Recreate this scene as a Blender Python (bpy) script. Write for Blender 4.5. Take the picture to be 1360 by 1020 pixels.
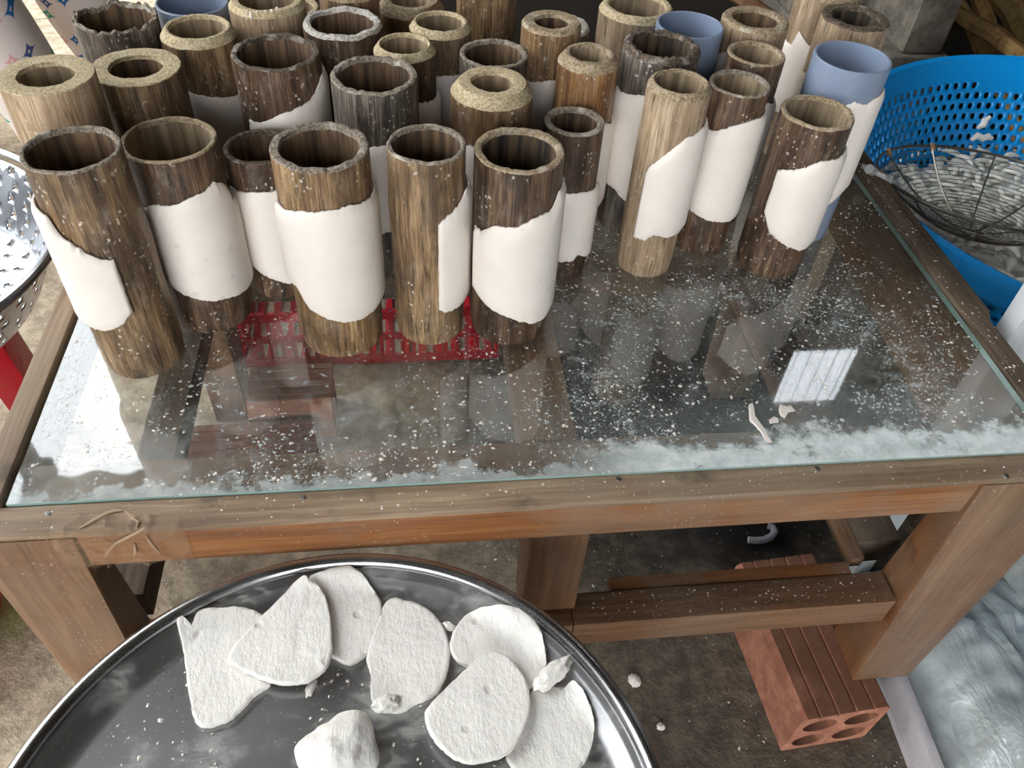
import bpy, bmesh, math, random
from mathutils import Vector, Matrix, noise as mnoise

for o in list(bpy.data.objects):
    bpy.data.objects.remove(o)
scene = bpy.context.scene
col = scene.collection
random.seed(7)
PI = math.pi

# ------------------------------------------------------------------ camera
F = 1083.08                       # focal length in pixels of the 1360x1020 frame
CAM = Vector((0.0, 0.0, 0.97))
RR = Matrix(((0.99268865, -0.10788206, 0.0541359),
             (0.03997116, 0.71701267, 0.69591317),
             (0.11389268, 0.68866123, -0.71608251)))   # rows: right, up, forward
cd = bpy.data.cameras.new('camera')
cam = bpy.data.objects.new('camera', cd)
col.objects.link(cam)
cd.sensor_width = 36.0
cd.sensor_fit = 'HORIZONTAL'
cd.lens = 36.0 * F / 1360.0
cd.clip_start = 0.02
mw = Matrix((RR[0], RR[1], -RR[2])).transposed().to_4x4()
mw.translation = CAM
cam.matrix_world = mw
scene.camera = cam

# ------------------------------------------------------------------ sky, sun, exposure
world = bpy.data.worlds.new('sky')
scene.world = world
world.use_nodes = True
wn = world.node_tree
for n in list(wn.nodes):
    wn.nodes.remove(n)
wo = wn.nodes.new('ShaderNodeOutputWorld')
wb = wn.nodes.new('ShaderNodeBackground')
wb.inputs['Color'].default_value = (0.93, 0.97, 1.0, 1)
wb.inputs['Strength'].default_value = 7.6
wn.links.new(wb.outputs[0], wo.inputs['Surface'])
scene.view_settings.view_transform = 'Standard'
scene.view_settings.look = 'None'
scene.view_settings.gamma = 1.0
scene.view_settings.use_curve_mapping = False
scene.view_settings.exposure = 0.0
LEFT_END, LEFT_TOP = 0.1, 4.1       # opening in the added unseen left wall, sized to limit the sky light
FRONT_X, FRONT_TOP = 0.4, 2.3        # opening in the unseen front wall, sized to set the light inside

# ------------------------------------------------------------------ pixel helpers
def ray(px, py):
    return RR.transposed() @ Vector((px - 680.0, 510.0 - py, F))
def at_z(px, py, z):
    d = ray(px, py); return CAM + d * ((z - CAM.z) / d.z)
def at_y(px, py, y):
    d = ray(px, py); return CAM + d * ((y - CAM.y) / d.y)
def at_x(px, py, x):
    d = ray(px, py); return CAM + d * ((x - CAM.x) / d.x)

ZG = 0.47      # top of the glass

# ------------------------------------------------------------------ node helpers
def C(r, g, b):
    def l(c):
        c /= 255.0
        return c / 12.92 if c <= 0.04045 else ((c + 0.055) / 1.055) ** 2.4
    return (l(r), l(g), l(b), 1.0)

class NT:
    def __init__(s, name):
        s.mat = bpy.data.materials.new(name)
        s.mat.use_nodes = True
        s.t = s.mat.node_tree
        for n in list(s.t.nodes):
            s.t.nodes.remove(n)
        s.out = s.t.nodes.new('ShaderNodeOutputMaterial')
        s._tc = None
    def n(s, typ, ins=None, **props):
        nd = s.t.nodes.new(typ)
        for k, v in props.items():
            setattr(nd, k, v)
        for k, v in (ins or {}).items():
            s.put(nd.inputs[k], v)
        return nd
    def put(s, sock, v):
        if isinstance(v, bpy.types.NodeSocket):
            s.t.links.new(v, sock)
        elif v is not None:
            if hasattr(sock.default_value, '__len__') and not hasattr(v, '__len__'):
                v = [v] * len(sock.default_value)
            sock.default_value = v
    def obj(s):
        if s._tc is None:
            s._tc = s.n('ShaderNodeTexCoord')
        return s._tc.outputs['Object']
    def rnd(s):
        return s.n('ShaderNodeObjectInfo').outputs['Random']
    def mapv(s, v, scale=(1, 1, 1), loc=(0, 0, 0)):
        return s.n('ShaderNodeMapping', {'Vector': v, 'Scale': scale, 'Location': loc}).outputs[0]
    def noise(s, v, scale=5, detail=4, rough=0.55, dist=0.0):
        return s.n('ShaderNodeTexNoise', {'Vector': v, 'Scale': scale, 'Detail': detail, 'Roughness': rough, 'Distortion': dist}).outputs[0]
    def vor(s, v, scale=5, feature='F1', out='Distance', rand=1.0):
        return s.n('ShaderNodeTexVoronoi', {'Vector': v, 'Scale': scale, 'Randomness': rand}, feature=feature).outputs[out]
    def ramp(s, f, stops, interp='LINEAR'):
        nd = s.n('ShaderNodeValToRGB', {'Fac': f})
        cr = nd.color_ramp
        cr.interpolation = interp
        while len(cr.elements) < len(stops):
            cr.elements.new(0.5)
        for e, (p, c) in zip(cr.elements, stops):
            e.position = p
            e.color = c if hasattr(c, '__len__') else (c, c, c, 1)
        return nd.outputs[0]
    def mix(s, f, a, b, blend='MIX'):
        nd = s.n('ShaderNodeMix', data_type='RGBA', blend_type=blend)
        s.put(nd.inputs[0], f); s.put(nd.inputs[6], a); s.put(nd.inputs[7], b)
        return nd.outputs[2]
    def m(s_, op, a, b=None, c=None, clamp=False):
        nd = s_.n('ShaderNodeMath', operation=op, use_clamp=clamp)
        s_.put(nd.inputs[0], a)
        if b is not None: s_.put(nd.inputs[1], b)
        if c is not None: s_.put(nd.inputs[2], c)
        return nd.outputs[0]
    def sm(s, v, lo, hi, a=0.0, b=1.0):
        return s.n('ShaderNodeMapRange', {0: v, 1: lo, 2: hi, 3: a, 4: b}, interpolation_type='SMOOTHSTEP').outputs[0]
    def sep(s, v):
        return s.n('ShaderNodeSeparateXYZ', {0: v}).outputs
    def comb(s, x, y, z):
        return s.n('ShaderNodeCombineXYZ', {0: x, 1: y, 2: z}).outputs[0]
    def vadd(s, a, b):
        nd = s.n('ShaderNodeVectorMath', operation='ADD'); s.put(nd.inputs[0], a); s.put(nd.inputs[1], b); return nd.outputs[0]
    def bump(s, h, strength=0.3, dist=0.002):
        return s.n('ShaderNodeBump', {'Height': h, 'Strength': strength, 'Distance': dist}).outputs[0]
    def bsdf(s, color, rough=0.6, metal=0.0, normal=None, **k):
        ins = {'Base Color': color, 'Roughness': rough, 'Metallic': metal}
        for a, b in k.items():
            ins[a.replace('_', ' ')] = b
        nd = s.n('ShaderNodeBsdfPrincipled', ins)
        if normal is not None:
            s.put(nd.inputs['Normal'], normal)
        return nd.outputs[0]
    def done(s, sh):
        s.t.links.new(sh, s.out.inputs['Surface'])
        return s.mat

# ------------------------------------------------------------------ materials
MATS = {}
def bamboo(name, dark, mid, light, fleck=0.5, gloss=0.5):
    t = NT(name)
    off = t.m('MULTIPLY', t.rnd(), 17.0)
    v = t.vadd(t.obj(), t.comb(off, off, off))
    st = t.noise(t.mapv(v, (120, 120, 7)), 1.0, 5, 0.6)
    bl = t.noise(t.mapv(v, (34, 34, 16)), 1.0, 4, 0.6)
    fine = t.noise(t.mapv(v, (760, 760, 34)), 1.0, 3, 0.65)
    f = t.m('ADD', t.m('MULTIPLY', st, 0.5), t.m('MULTIPLY', fine, 0.5))
    c = t.ramp(f, [(0.37, dark), (0.5, mid), (0.62, light)])
    c = t.mix(t.sm(bl, 0.42, 0.72), c, t.mix(0.75, c, dark))
    ck = t.noise(t.mapv(v, (420, 420, 40)), 1.0, 3, 0.6)
    crack = t.m('MULTIPLY', t.sm(ck, 0.57, 0.64), t.sm(t.noise(t.mapv(v, (40, 40, 20)), 1.0, 3), 0.42, 0.6))
    c = t.mix(t.m('MULTIPLY', crack, 0.75), c, C(26, 20, 16))
    # dried flour specks and smears
    sel0 = t.noise(v, 300, 2)
    vr = t.vor(t.vadd(t.mapv(v, (230, 230, 150)), t.comb(t.m('MULTIPLY', fine, 1.2), t.m('MULTIPLY', sel0, 1.6), st)), 1.0)
    sel = t.noise(v, 45, 2)
    sp = t.m('MULTIPLY', t.sm(vr, 0.28, 0.16), t.sm(sel, 0.5, 0.6))
    c = t.mix(t.m('MULTIPLY', sp, min(1.0, fleck * 1.3)), c, C(205, 198, 186))
    dust = t.sm(t.noise(t.mapv(v, (90, 90, 40)), 1.0, 7, 0.8), 0.5, 0.72)
    c = t.mix(t.m('MULTIPLY', dust, 0.55 * fleck), c, C(170, 160, 148))
    val = t.m('MULTIPLY_ADD', t.rnd(), 0.4, 0.82)
    c = t.mix(1.0, c, t.comb(val, val, val), 'MULTIPLY')
    h = t.m('SUBTRACT', t.m('ADD', fine, st), t.m('MULTIPLY', crack, 0.8))
    return t.done(t.bsdf(c, gloss, 0, t.bump(h, 0.45, 0.0008)))
MATS['dark'] = bamboo('bamboo_dark', C(40, 28, 20), C(80, 59, 43), C(126, 101, 79), 0.6, 0.42)
MATS['mid'] = bamboo('bamboo_golden', C(62, 45, 30), C(122, 94, 63), C(168, 139, 103), 0.5, 0.42)
MATS['pale'] = bamboo('bamboo_pale', C(118, 96, 74), C(154, 130, 103), C(188, 167, 140), 0.4, 0.55)
MATS['grey'] = bamboo('bamboo_weathered', C(42, 36, 32), C(94, 82, 72), C(156, 144, 131), 1.0, 0.65)
MATS['orange'] = bamboo('bamboo_orange', C(76, 50, 30), C(136, 98, 60), C(168, 136, 98), 0.4, 0.4)
MATS['scratched'] = bamboo('bamboo_scratched', C(52, 40, 30), C(116, 91, 64), C(160, 133, 99), 0.6, 0.48)

def rimmat(name, a, b, flour=0.2, rough=0.9, depth=0.0016):
    t = NT(name)
    off = t.m('MULTIPLY', t.rnd(), 11.0)
    v = t.vadd(t.obj(), t.comb(off, off, off))
    n1 = t.noise(v, 420, 4, 0.7)
    n2 = t.noise(v, 70, 3)
    c = t.mix(t.sm(n1, 0.32, 0.66), a, b)
    c = t.mix(t.m('MULTIPLY', t.sm(n2, 0.52, 0.7), flour), c, C(226, 220, 208))
    return t.done(t.bsdf(c, rough, 0, t.bump(n1, 0.9, depth)))
MATS['r_pale'] = rimmat('cut_pale', C(150, 130, 98), C(208, 190, 154), 0.15)
MATS['r_tan'] = rimmat('cut_tan', C(112, 93, 70), C(178, 158, 128), 0.3)
MATS['r_grey'] = rimmat('cut_grey', C(84, 74, 64), C(164, 150, 132), 0.4)
MATS['r_dark'] = rimmat('cut_dark', C(40, 32, 26), C(112, 96, 78), 0.35)
MATS['r_flour'] = rimmat('cut_floury', C(140, 130, 118), C(206, 200, 190), 0.9)

def boremat(name, a, b):
    t = NT(name)
    off = t.m('MULTIPLY', t.rnd(), 9.0)
    v = t.vadd(t.obj(), t.comb(off, off, off))
    st = t.noise(t.mapv(v, (150, 150, 9)), 1.0, 4, 0.6)
    bl = t.noise(v, 30, 3)
    c = t.mix(t.sm(st, 0.35, 0.68), a, b)
    c = t.mix(t.m('MULTIPLY', t.sm(bl, 0.45, 0.7), 0.6), c, a)
    return t.done(t.bsdf(c, 0.8, 0, t.bump(st, 0.4, 0.001)))
MATS['b_dark'] = boremat('bore_brown', C(60, 44, 32), C(128, 102, 74))
MATS['b_tan'] = boremat('bore_tan', C(112, 95, 74), C(166, 146, 118))
MATS['b_char'] = boremat('bore_charred', C(30, 25, 21), C(100, 80, 58))

def dough_mat(name, base, wr, bs):
    t = NT(name)
    off = t.m('MULTIPLY', t.rnd(), 9.0)
    v = t.vadd(t.obj(), t.comb(off, off, off))
    n1 = t.noise(v, 26, 3)
    n2 = t.noise(t.mapv(v, wr), 1.0, 4, 0.65)
    dents = t.sm(t.vor(v, 38), 0.16, 0.04)
    c = t.mix(t.sm(n1, 0.35, 0.7), base, tuple(x * 0.94 for x in base[:3]) + (1,))
    c = t.mix(t.m('MULTIPLY', dents, 0.25), c, C(168, 160, 148))
    h = t.m('SUBTRACT', t.m('MULTIPLY_ADD', n2, 0.7, t.m('MULTIPLY', n1, 1.4)), t.m('MULTIPLY', dents, 0.6))
    return t.done(t.bsdf(c, 0.55, 0, t.bump(h, bs, 0.0016), Subsurface_Weight=0.06, Subsurface_Scale=0.004, Subsurface_Radius=(1, 0.8, 0.6)))
MATS['dough'] = dough_mat('rice_dough', C(232, 222, 212), (110, 110, 70), 0.22)
MATS['dough_disc'] = dough_mat('rice_dough_rolled', C(234, 229, 221), (300, 160, 100), 0.8)

def plastic(name, c, rough=0.35, var=0.08, dirt=0.0, dirtc=C(90, 75, 60)):
    t = NT(name)
    n1 = t.noise(t.obj(), 12, 4, 0.6)
    cc = t.mix(t.m('MULTIPLY', n1, var * 2), c, tuple(x * 0.6 for x in c[:3]) + (1,))
    if dirt:
        n2 = t.noise(t.obj(), 35, 5, 0.7)
        cc = t.mix(t.m('MULTIPLY', t.sm(n2, 0.45, 0.75), dirt), cc, dirtc)
    r = t.m('MULTIPLY_ADD', n1, 0.2, rough - 0.1)
    return t.done(t.bsdf(cc, r))
MATS['pvc'] = plastic('pipe_plastic', C(126, 139, 160), 0.4, 0.1, 0.3, C(160, 160, 165))
MATS['blue'] = plastic('blue_plastic', C(14, 146, 222), 0.25, 0.08)
MATS['red'] = plastic('red_plastic', C(178, 16, 36), 0.3, 0.15)
MATS['white_plastic'] = plastic('white_plastic', C(226, 230, 232), 0.4, 0.06, 0.25, C(170, 168, 165))
MATS['foam'] = plastic('foam_white', C(226, 220, 222), 0.7, 0.05, 0.35, C(150, 140, 140))
MATS['hook_white'] = plastic('hook_plastic', C(215, 216, 222), 0.4, 0.1)
MATS['noodle'] = plastic('rice_noodle', C(236, 233, 222), 0.35, 0.06)

def wood(name, axis, dark, mid, light, worn=0.4, rough=0.6, flour=0.5):
    t = NT(name)
    sc = [38, 38, 38]; sc[axis] = 2.5
    v = t.obj()
    warp = t.noise(v, 4, 2)
    vv = t.vadd(v, t.comb(t.m('MULTIPLY', warp, 0.02), t.m('MULTIPLY', warp, 0.02), t.m('MULTIPLY', warp, 0.02)))
    g = t.noise(t.mapv(vv, sc), 1.0, 6, 0.65, 0.6)
    sc2 = [260, 260, 260]; sc2[axis] = 8
    fine = t.noise(t.mapv(vv, sc2), 1.0, 3, 0.6)
    f = t.m('ADD', t.m('MULTIPLY', g, 0.68), t.m('MULTIPLY', fine, 0.32))
    c = t.ramp(f, [(0.32, dark), (0.5, mid), (0.68, light)])
    w = t.noise(v, 7, 5, 0.65)
    c = t.mix(t.m('MULTIPLY', t.sm(w, 0.42, 0.66), worn), c, C(138, 122, 104))
    dk = t.noise(v, 11, 4, 0.7)
    c = t.mix(t.m('MULTIPLY', t.sm(dk, 0.58, 0.76), 0.7), c, C(44, 36, 30))
    sp = t.m('MULTIPLY', t.sm(t.vor(v, 190), 0.2, 0.1), t.sm(t.noise(v, 30, 3), 0.5, 0.62))
    c = t.mix(t.m('MULTIPLY', sp, flour), c, C(225, 220, 210))
    return t.done(t.bsdf(c, rough, 0, t.bump(t.m('ADD', fine, g), 0.4, 0.0012)))
for i, a in enumerate('xyz'):
    MATS['rail_' + a] = wood('wood_weathered_' + a, i, C(80, 63, 48), C(126, 103, 80), C(172, 149, 122), 0.45, 0.7, 0.3)
    MATS['brown_' + a] = wood('wood_brown_' + a, i, C(74, 50, 34), C(116, 83, 58), C(148, 114, 84), 0.35, 0.5, 0.3)
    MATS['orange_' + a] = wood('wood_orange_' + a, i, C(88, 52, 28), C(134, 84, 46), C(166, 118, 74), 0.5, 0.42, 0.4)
    MATS['old_' + a] = wood('wood_dark_' + a, i, C(48, 38, 30), C(82, 66, 52), C(120, 102, 82), 0.4, 0.8, 0.6)

# glass sheet with flour
def glass_mat():
    t = NT('dusty_glass')
    v = t.obj()
    x, y, z = t.sep(v)[:3]
    wob = t.noise(v, 16, 5, 0.65)
    wob2 = t.noise(v, 60, 5, 0.7)
    yy = t.m('ADD', y, t.m('MULTIPLY_ADD', wob, -0.075, 0.0375))
    yy = t.m('ADD', yy, t.m('MULTIPLY_ADD', wob2, -0.03, 0.015))
    band = t.m('MULTIPLY', t.sm(yy, 0.418, 0.4), t.sm(x, 0.08, 0.2))
    band = t.m('MULTIPLY', band, t.sm(t.noise(v, 26, 4, 0.7), 0.3, 0.42, 0.45, 1.0))
    strip = t.m('MULTIPLY', t.sm(yy, 0.398, 0.388), 0.5)
    # swept arcs of flour on the working side
    dx = t.m('SUBTRACT', x, 0.30); dy = t.m('MULTIPLY', t.m('SUBTRACT', y, 0.485), 1.35)
    rr = t.m('SQRT', t.m('ADD', t.m('MULTIPLY', dx, dx), t.m('MULTIPLY', dy, dy)))
    rr = t.m('ADD', rr, t.m('MULTIPLY_ADD', wob, 0.09, -0.045))
    ring = t.m('MULTIPLY', t.sm(rr, 0.085, 0.14), t.sm(rr, 0.2, 0.15))
    streak = t.noise(v, 62, 10, 0.82, 0.3)
    grain = t.noise(v, 420, 3, 0.7)
    ringd = t.m('MULTIPLY', t.m('MULTIPLY', ring, t.sm(streak, 0.46, 0.66, 0.0, 0.9)), t.sm(grain, 0.36, 0.6, 0.35, 1.0))
    # scuffed film over the rest
    smear = t.noise(v, 40, 9, 0.8, 0.8)
    leftfilm = t.m('MULTIPLY', t.sm(smear, 0.44, 0.74, 0.0, 0.5), t.sm(t.m('ADD', y, t.m('MULTIPLY', wob, 0.1)), 0.6, 0.46, 0.35, 1.0))
    speck = t.m('MULTIPLY', t.sm(t.vor(t.vadd(v, t.comb(t.m('MULTIPLY', wob2, 0.01), t.m('MULTIPLY', grain, 0.004), 0.0)), 300), 0.3, 0.18), t.sm(t.m('MULTIPLY_ADD', ring, 0.14, t.noise(v, 22, 5, 0.75)), 0.49, 0.61))
    sp2 = t.m('MULTIPLY', t.sm(t.vor(t.vadd(t.mapv(v, (1, 1, 1), (3, 1, 2)), t.comb(t.m('MULTIPLY', grain, 0.01), t.m('MULTIPLY', wob2, 0.012), 0.0)), 120), 0.22, 0.13), t.sm(t.noise(v, 15, 4), 0.46, 0.56))
    d = t.m('MAXIMUM', band, strip)
    d = t.m('MAXIMUM', d, ringd)
    d = t.m('MAXIMUM', d, leftfilm)
    d = t.m('MAXIMUM', d, t.m('MULTIPLY', speck, 0.95))
    d = t.m('MAXIMUM', d, t.m('MULTIPLY', sp2, 0.9))
    hz1 = t.sm(t.noise(v, 11, 6, 0.68), 0.42, 0.68, 0.0, 0.10)
    hz2 = t.m('MULTIPLY', t.sm(yy, 0.50, 0.41, 0.0, 0.2), t.m('MULTIPLY', t.sm(grain, 0.35, 0.6, 0.6, 1.0), t.sm(x, 0.0, 0.2, 0.25, 1.0)))
    hz3 = t.m('MULTIPLY', ring, t.sm(streak, 0.42, 0.62, 0.0, 0.38))
    hz = t.m('ADD', t.m('MAXIMUM', hz2, hz3), hz1)
    d = t.m('MAXIMUM', d, hz)
    d = t.m('MULTIPLY', d, 0.92)
    ge = t.n('ShaderNodeNewGeometry')
    dt = t.n('ShaderNodeVectorMath', operation='DOT_PRODUCT')
    t.put(dt.inputs[0], ge.outputs['Incoming']); t.put(dt.inputs[1], ge.outputs['Normal'])
    cs = t.m('ABSOLUTE', dt.outputs['Value'])
    fr = t.m('MULTIPLY_ADD', t.m('POWER', t.m('SUBTRACT', 1.0, cs), 5.0), 0.9, 0.115)   # both faces of the sheet together
    tr = t.n('ShaderNodeBsdfTransparent', {'Color': (0.93, 0.965, 0.95, 1)}).outputs[0]
    gl = t.n('ShaderNodeBsdfGlossy', {'Color': (1, 1, 1, 1), 'Roughness': 0.03}).outputs[0]
    thin = t.n('ShaderNodeMixShader', {0: fr, 1: tr, 2: gl}).outputs[0]
    dc = t.mix(t.sm(wob2, 0.3, 0.7), C(190, 202, 198), C(232, 236, 234))
    df = t.n('ShaderNodeBsdfDiffuse', {'Color': dc, 'Normal': t.bump(streak, 0.4, 0.001)}).outputs[0]
    return t.done(t.n('ShaderNodeMixShader', {0: d, 1: thin, 2: df}).outputs[0])
MATS['glass'] = glass_mat()
def glass_under():
    t = NT('glass_underside')
    d = t.m('MULTIPLY', t.sm(t.noise(t.obj(), 30, 5, 0.7), 0.5, 0.8), 0.1)
    a = t.n('ShaderNodeBsdfTransparent', {'Color': (0.97, 0.985, 0.98, 1)}).outputs[0]
    b = t.n('ShaderNodeBsdfDiffuse', {'Color': C(190, 196, 192)}).outputs[0]
    return t.done(t.n('ShaderNodeMixShader', {0: d, 1: a, 2: b}).outputs[0])
MATS['glass_under'] = glass_under()
def simple(name, c, rough=0.5, metal=0.0, nz=0.0, nscale=60, **k):
    t = NT(name)
    n1 = t.noise(t.obj(), nscale, 4, 0.6)
    cc = t.mix(t.m('MULTIPLY', n1, nz), c, tuple(x * 0.3 for x in c[:3]) + (1,)) if nz else c
    return t.done(t.bsdf(cc, rough, metal, t.bump(n1, 0.15, 0.001), **k))
MATS['glass_edge'] = simple('glass_edge_green', C(150, 176, 168), 0.3, 0, 0.4)
MATS['wire'] = simple('steel_wire', C(146, 140, 130), 0.4, 1.0, 0.4, 90)
MATS['crease'] = simple('creased_tape', C(178, 152, 124), 0.35, 0, 0.2)
MATS['tin'] = simple('sheet_tin', C(176, 176, 172), 0.55, 0.3, 0.4, 90)
MATS['nail'] = simple('nail_steel', C(130, 124, 116), 0.45, 0.8, 0.6)
MATS['tie'] = simple('rusty_twine', C(150, 120, 92), 0.9, 0, 0.5)
MATS['skin'] = simple('skin', C(176, 130, 100), 0.5, 0, 0.1)
MATS['hair'] = simple('hair_black', C(26, 22, 20), 0.5, 0, 0.2)
MATS['shirt'] = simple('shirt_cotton', C(140, 120, 150), 0.9, 0, 0.2)
MATS['soot'] = simple('sooty_wall', C(62, 55, 48), 0.95, 0, 0.7, 6)
MATS['plaster'] = simple('old_plaster', C(150, 142, 128), 0.9, 0, 0.4, 8)
MATS['roof'] = simple('roof_sheet_metal', C(96, 88, 80), 0.6, 0.2, 0.6, 5)
MATS['post'] = simple('shed_post', C(110, 88, 66), 0.8, 0, 0.5, 20)

def steel(name, c, rough, flour, base=0.0, dust=C(208, 206, 200)):
    t = NT(name)
    v = t.obj()
    x, y, z = t.sep(v)[:3]
    n1 = t.noise(v, 14, 5, 0.6)
    n2 = t.noise(t.mapv(v, (45, 90, 45)), 1.0, 6, 0.75, 1.0)
    sp = t.m('MULTIPLY', t.sm(t.vor(v, 260), 0.18, 0.1), t.sm(t.noise(v, 25, 4, 0.7), 0.48, 0.6))
    film = t.m('MULTIPLY', t.m('MULTIPLY', t.sm(n2, 0.36, 0.66), t.sm(n1, 0.44, 0.62)), 0.7)
    d = t.m('MAXIMUM', t.m('MULTIPLY', t.m('MAXIMUM', film, sp), flour), base)
    r = t.m('MULTIPLY_ADD', n1, 0.16, rough)
    a = t.bsdf(c, r, 1.0)
    b = t.n('ShaderNodeBsdfDiffuse', {'Color': dust}).outputs[0]
    return t.done(t.n('ShaderNodeMixShader', {0: d, 1: a, 2: b}).outputs[0])
MATS['steel'] = steel('tray_steel', C(150, 150, 152), 0.22, 0.75, 0.06)
MATS['steel_rim'] = steel('rim_steel', C(165, 165, 166), 0.16, 0.1)
MATS['steel_bowl'] = steel('bowl_steel', C(190, 192, 196), 0.15, 0.1)

def brick_mat():
    t = NT('fired_clay')
    v = t.obj()
    n1 = t.noise(v, 40, 5, 0.7); n2 = t.noise(v, 12, 3)
    c = t.mix(t.sm(n1, 0.35, 0.7), C(146, 92, 70), C(186, 128, 102))
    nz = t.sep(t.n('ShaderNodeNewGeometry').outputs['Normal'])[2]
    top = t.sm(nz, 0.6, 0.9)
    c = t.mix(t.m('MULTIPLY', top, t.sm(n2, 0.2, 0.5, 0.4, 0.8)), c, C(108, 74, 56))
    return t.done(t.bsdf(c, 0.9, 0, t.bump(n1, 0.4, 0.001)))
MATS['brick'] = brick_mat()

def floor_mat():
    t = NT('dirty_concrete')
    v = t.obj()
    x, y, z = t.sep(v)[:3]
    n1 = t.noise(v, 3.2, 6, 0.65); n2 = t.noise(v, 40, 5, 0.7); n3 = t.noise(v, 160, 3, 0.6)
    c = t.mix(t.sm(n2, 0.35, 0.68), C(158, 143, 122), C(206, 190, 164))
    c = t.mix(t.m('MULTIPLY', t.sm(n1, 0.45, 0.7), 0.35), c, C(122, 110, 94))
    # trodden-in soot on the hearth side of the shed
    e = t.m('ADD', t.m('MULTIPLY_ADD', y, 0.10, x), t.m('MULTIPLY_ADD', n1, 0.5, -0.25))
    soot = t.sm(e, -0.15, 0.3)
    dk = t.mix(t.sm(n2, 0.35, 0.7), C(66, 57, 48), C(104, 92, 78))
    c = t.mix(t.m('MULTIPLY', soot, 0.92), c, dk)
    bx_ = t.m('SUBTRACT', x, 0.42); by_ = t.m('SUBTRACT', y, 0.85)  # round near-black patch under the right half of the table
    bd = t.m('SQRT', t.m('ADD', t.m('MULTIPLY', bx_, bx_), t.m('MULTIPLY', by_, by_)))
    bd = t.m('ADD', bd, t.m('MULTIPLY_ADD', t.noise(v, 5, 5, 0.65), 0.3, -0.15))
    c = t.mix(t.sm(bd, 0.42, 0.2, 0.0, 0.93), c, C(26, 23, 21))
    far = t.m('MULTIPLY', t.sm(y, 1.3, 1.7), t.sm(x, -0.5, -0.1))  # near-black floor tone towards the back, fading out to the left
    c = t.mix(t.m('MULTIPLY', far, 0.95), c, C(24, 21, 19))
    # moss
    p = at_z(10, 800, 0.0)
    dx = t.m('SUBTRACT', x, p.x); dy = t.m('SUBTRACT', y, p.y)
    dd = t.m('SQRT', t.m('ADD', t.m('MULTIPLY', dx, dx), t.m('MULTIPLY', t.m('MULTIPLY', dy, dy), 1.6)))
    dd = t.m('ADD', dd, t.m('MULTIPLY_ADD', t.noise(v, 18, 4, 0.7), 0.12, -0.06))
    c = t.mix(t.sm(dd, 0.085, 0.02, 0.0, 0.7), c, C(142, 148, 72))
    # slab joint
    jy = t.m('ABSOLUTE', t.m('SUBTRACT', t.m('MULTIPLY_ADD', t.noise(v, 6, 2), 0.1, y), at_z(55, 25, 0.0).y + 0.05))
    c = t.mix(t.sm(jy, 0.007, 0.003, 0.0, 0.7), c, C(84, 74, 62))
    sp = t.m('MULTIPLY', t.sm(t.vor(v, 120), 0.15, 0.08), t.sm(t.noise(v, 9, 3), 0.48, 0.6))
    c = t.mix(t.m('MULTIPLY', sp, 0.8), c, C(214, 206, 194))
    return t.done(t.bsdf(c, 0.85, 0, t.bump(t.m('ADD', n2, n3), 0.5, 0.003)))
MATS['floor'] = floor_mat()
def concrete_mat():
    t = NT('rough_concrete')
    v = t.obj()
    n1 = t.noise(v, 22, 6, 0.7); n2 = t.noise(v, 5, 3)
    c = t.mix(t.sm(n1, 0.3, 0.7), C(96, 90, 80), C(158, 150, 136))
    c = t.mix(t.m('MULTIPLY', t.sm(n2, 0.45, 0.65), 0.4), c, C(62, 56, 50))
    return t.done(t.bsdf(c, 0.95, 0, t.bump(n1, 0.8, 0.006)))
MATS['concrete'] = concrete_mat()
def skylight_mat():
    t = NT('milky_sheet')
    n1 = t.noise(t.obj(), 9, 3)
    tl = t.n('ShaderNodeBsdfTranslucent', {'Color': t.mix(n1, C(225, 230, 236), C(250, 252, 255))}).outputs[0]
    tr = t.n('ShaderNodeBsdfTransparent', {'Color': (0.95, 0.97, 1, 1)}).outputs[0]
    return t.done(t.n('ShaderNodeMixShader', {0: 0.75, 1: tl, 2: tr}).outputs[0])
MATS['skylight'] = skylight_mat()
def bag_mat():
    t = NT('clear_plastic_film')
    v = t.obj()
    n1 = t.noise(v, 14, 4, 0.6)
    n2 = t.noise(t.mapv(v, (50, 14, 30)), 1.0, 4, 0.6, 0.8)
    nm = t.bump(t.m('ADD', n1, n2), 0.7, 0.006)
    d = t.n('ShaderNodeBsdfDiffuse', {'Color': C(226, 234, 232), 'Normal': nm}).outputs[0]
    g = t.n('ShaderNodeBsdfGlossy', {'Color': (1, 1, 1, 1), 'Roughness': 0.12, 'Normal': nm}).outputs[0]
    tr = t.n('ShaderNodeBsdfTransparent', {'Color': (0.93, 0.96, 0.95, 1)}).outputs[0]
    a = t.n('ShaderNodeMixShader', {0: t.sm(n1, 0.3, 0.7, 0.5, 0.85), 1: tr, 2: d}).outputs[0]
    fr = t.n('ShaderNodeFresnel', {'IOR': 1.5, 'Normal': nm}).outputs[0]
    return t.done(t.n('ShaderNodeMixShader', {0: t.m('MULTIPLY_ADD', fr, 0.9, 0.05), 1: a, 2: g}).outputs[0])
MATS['bag'] = bag_mat()
def tape_mat():
    t = NT('brown_tape')
    v = t.obj()
    n1 = t.noise(v, 60, 3)
    a = t.bsdf(t.mix(n1, C(150, 120, 92), C(190, 164, 136)), 0.3)
    tr = t.n('ShaderNodeBsdfTransparent').outputs[0]
    return t.done(t.n('ShaderNodeMixShader', {0: 0.22, 1: tr, 2: a}).outputs[0])
MATS['tape'] = tape_mat()
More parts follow.
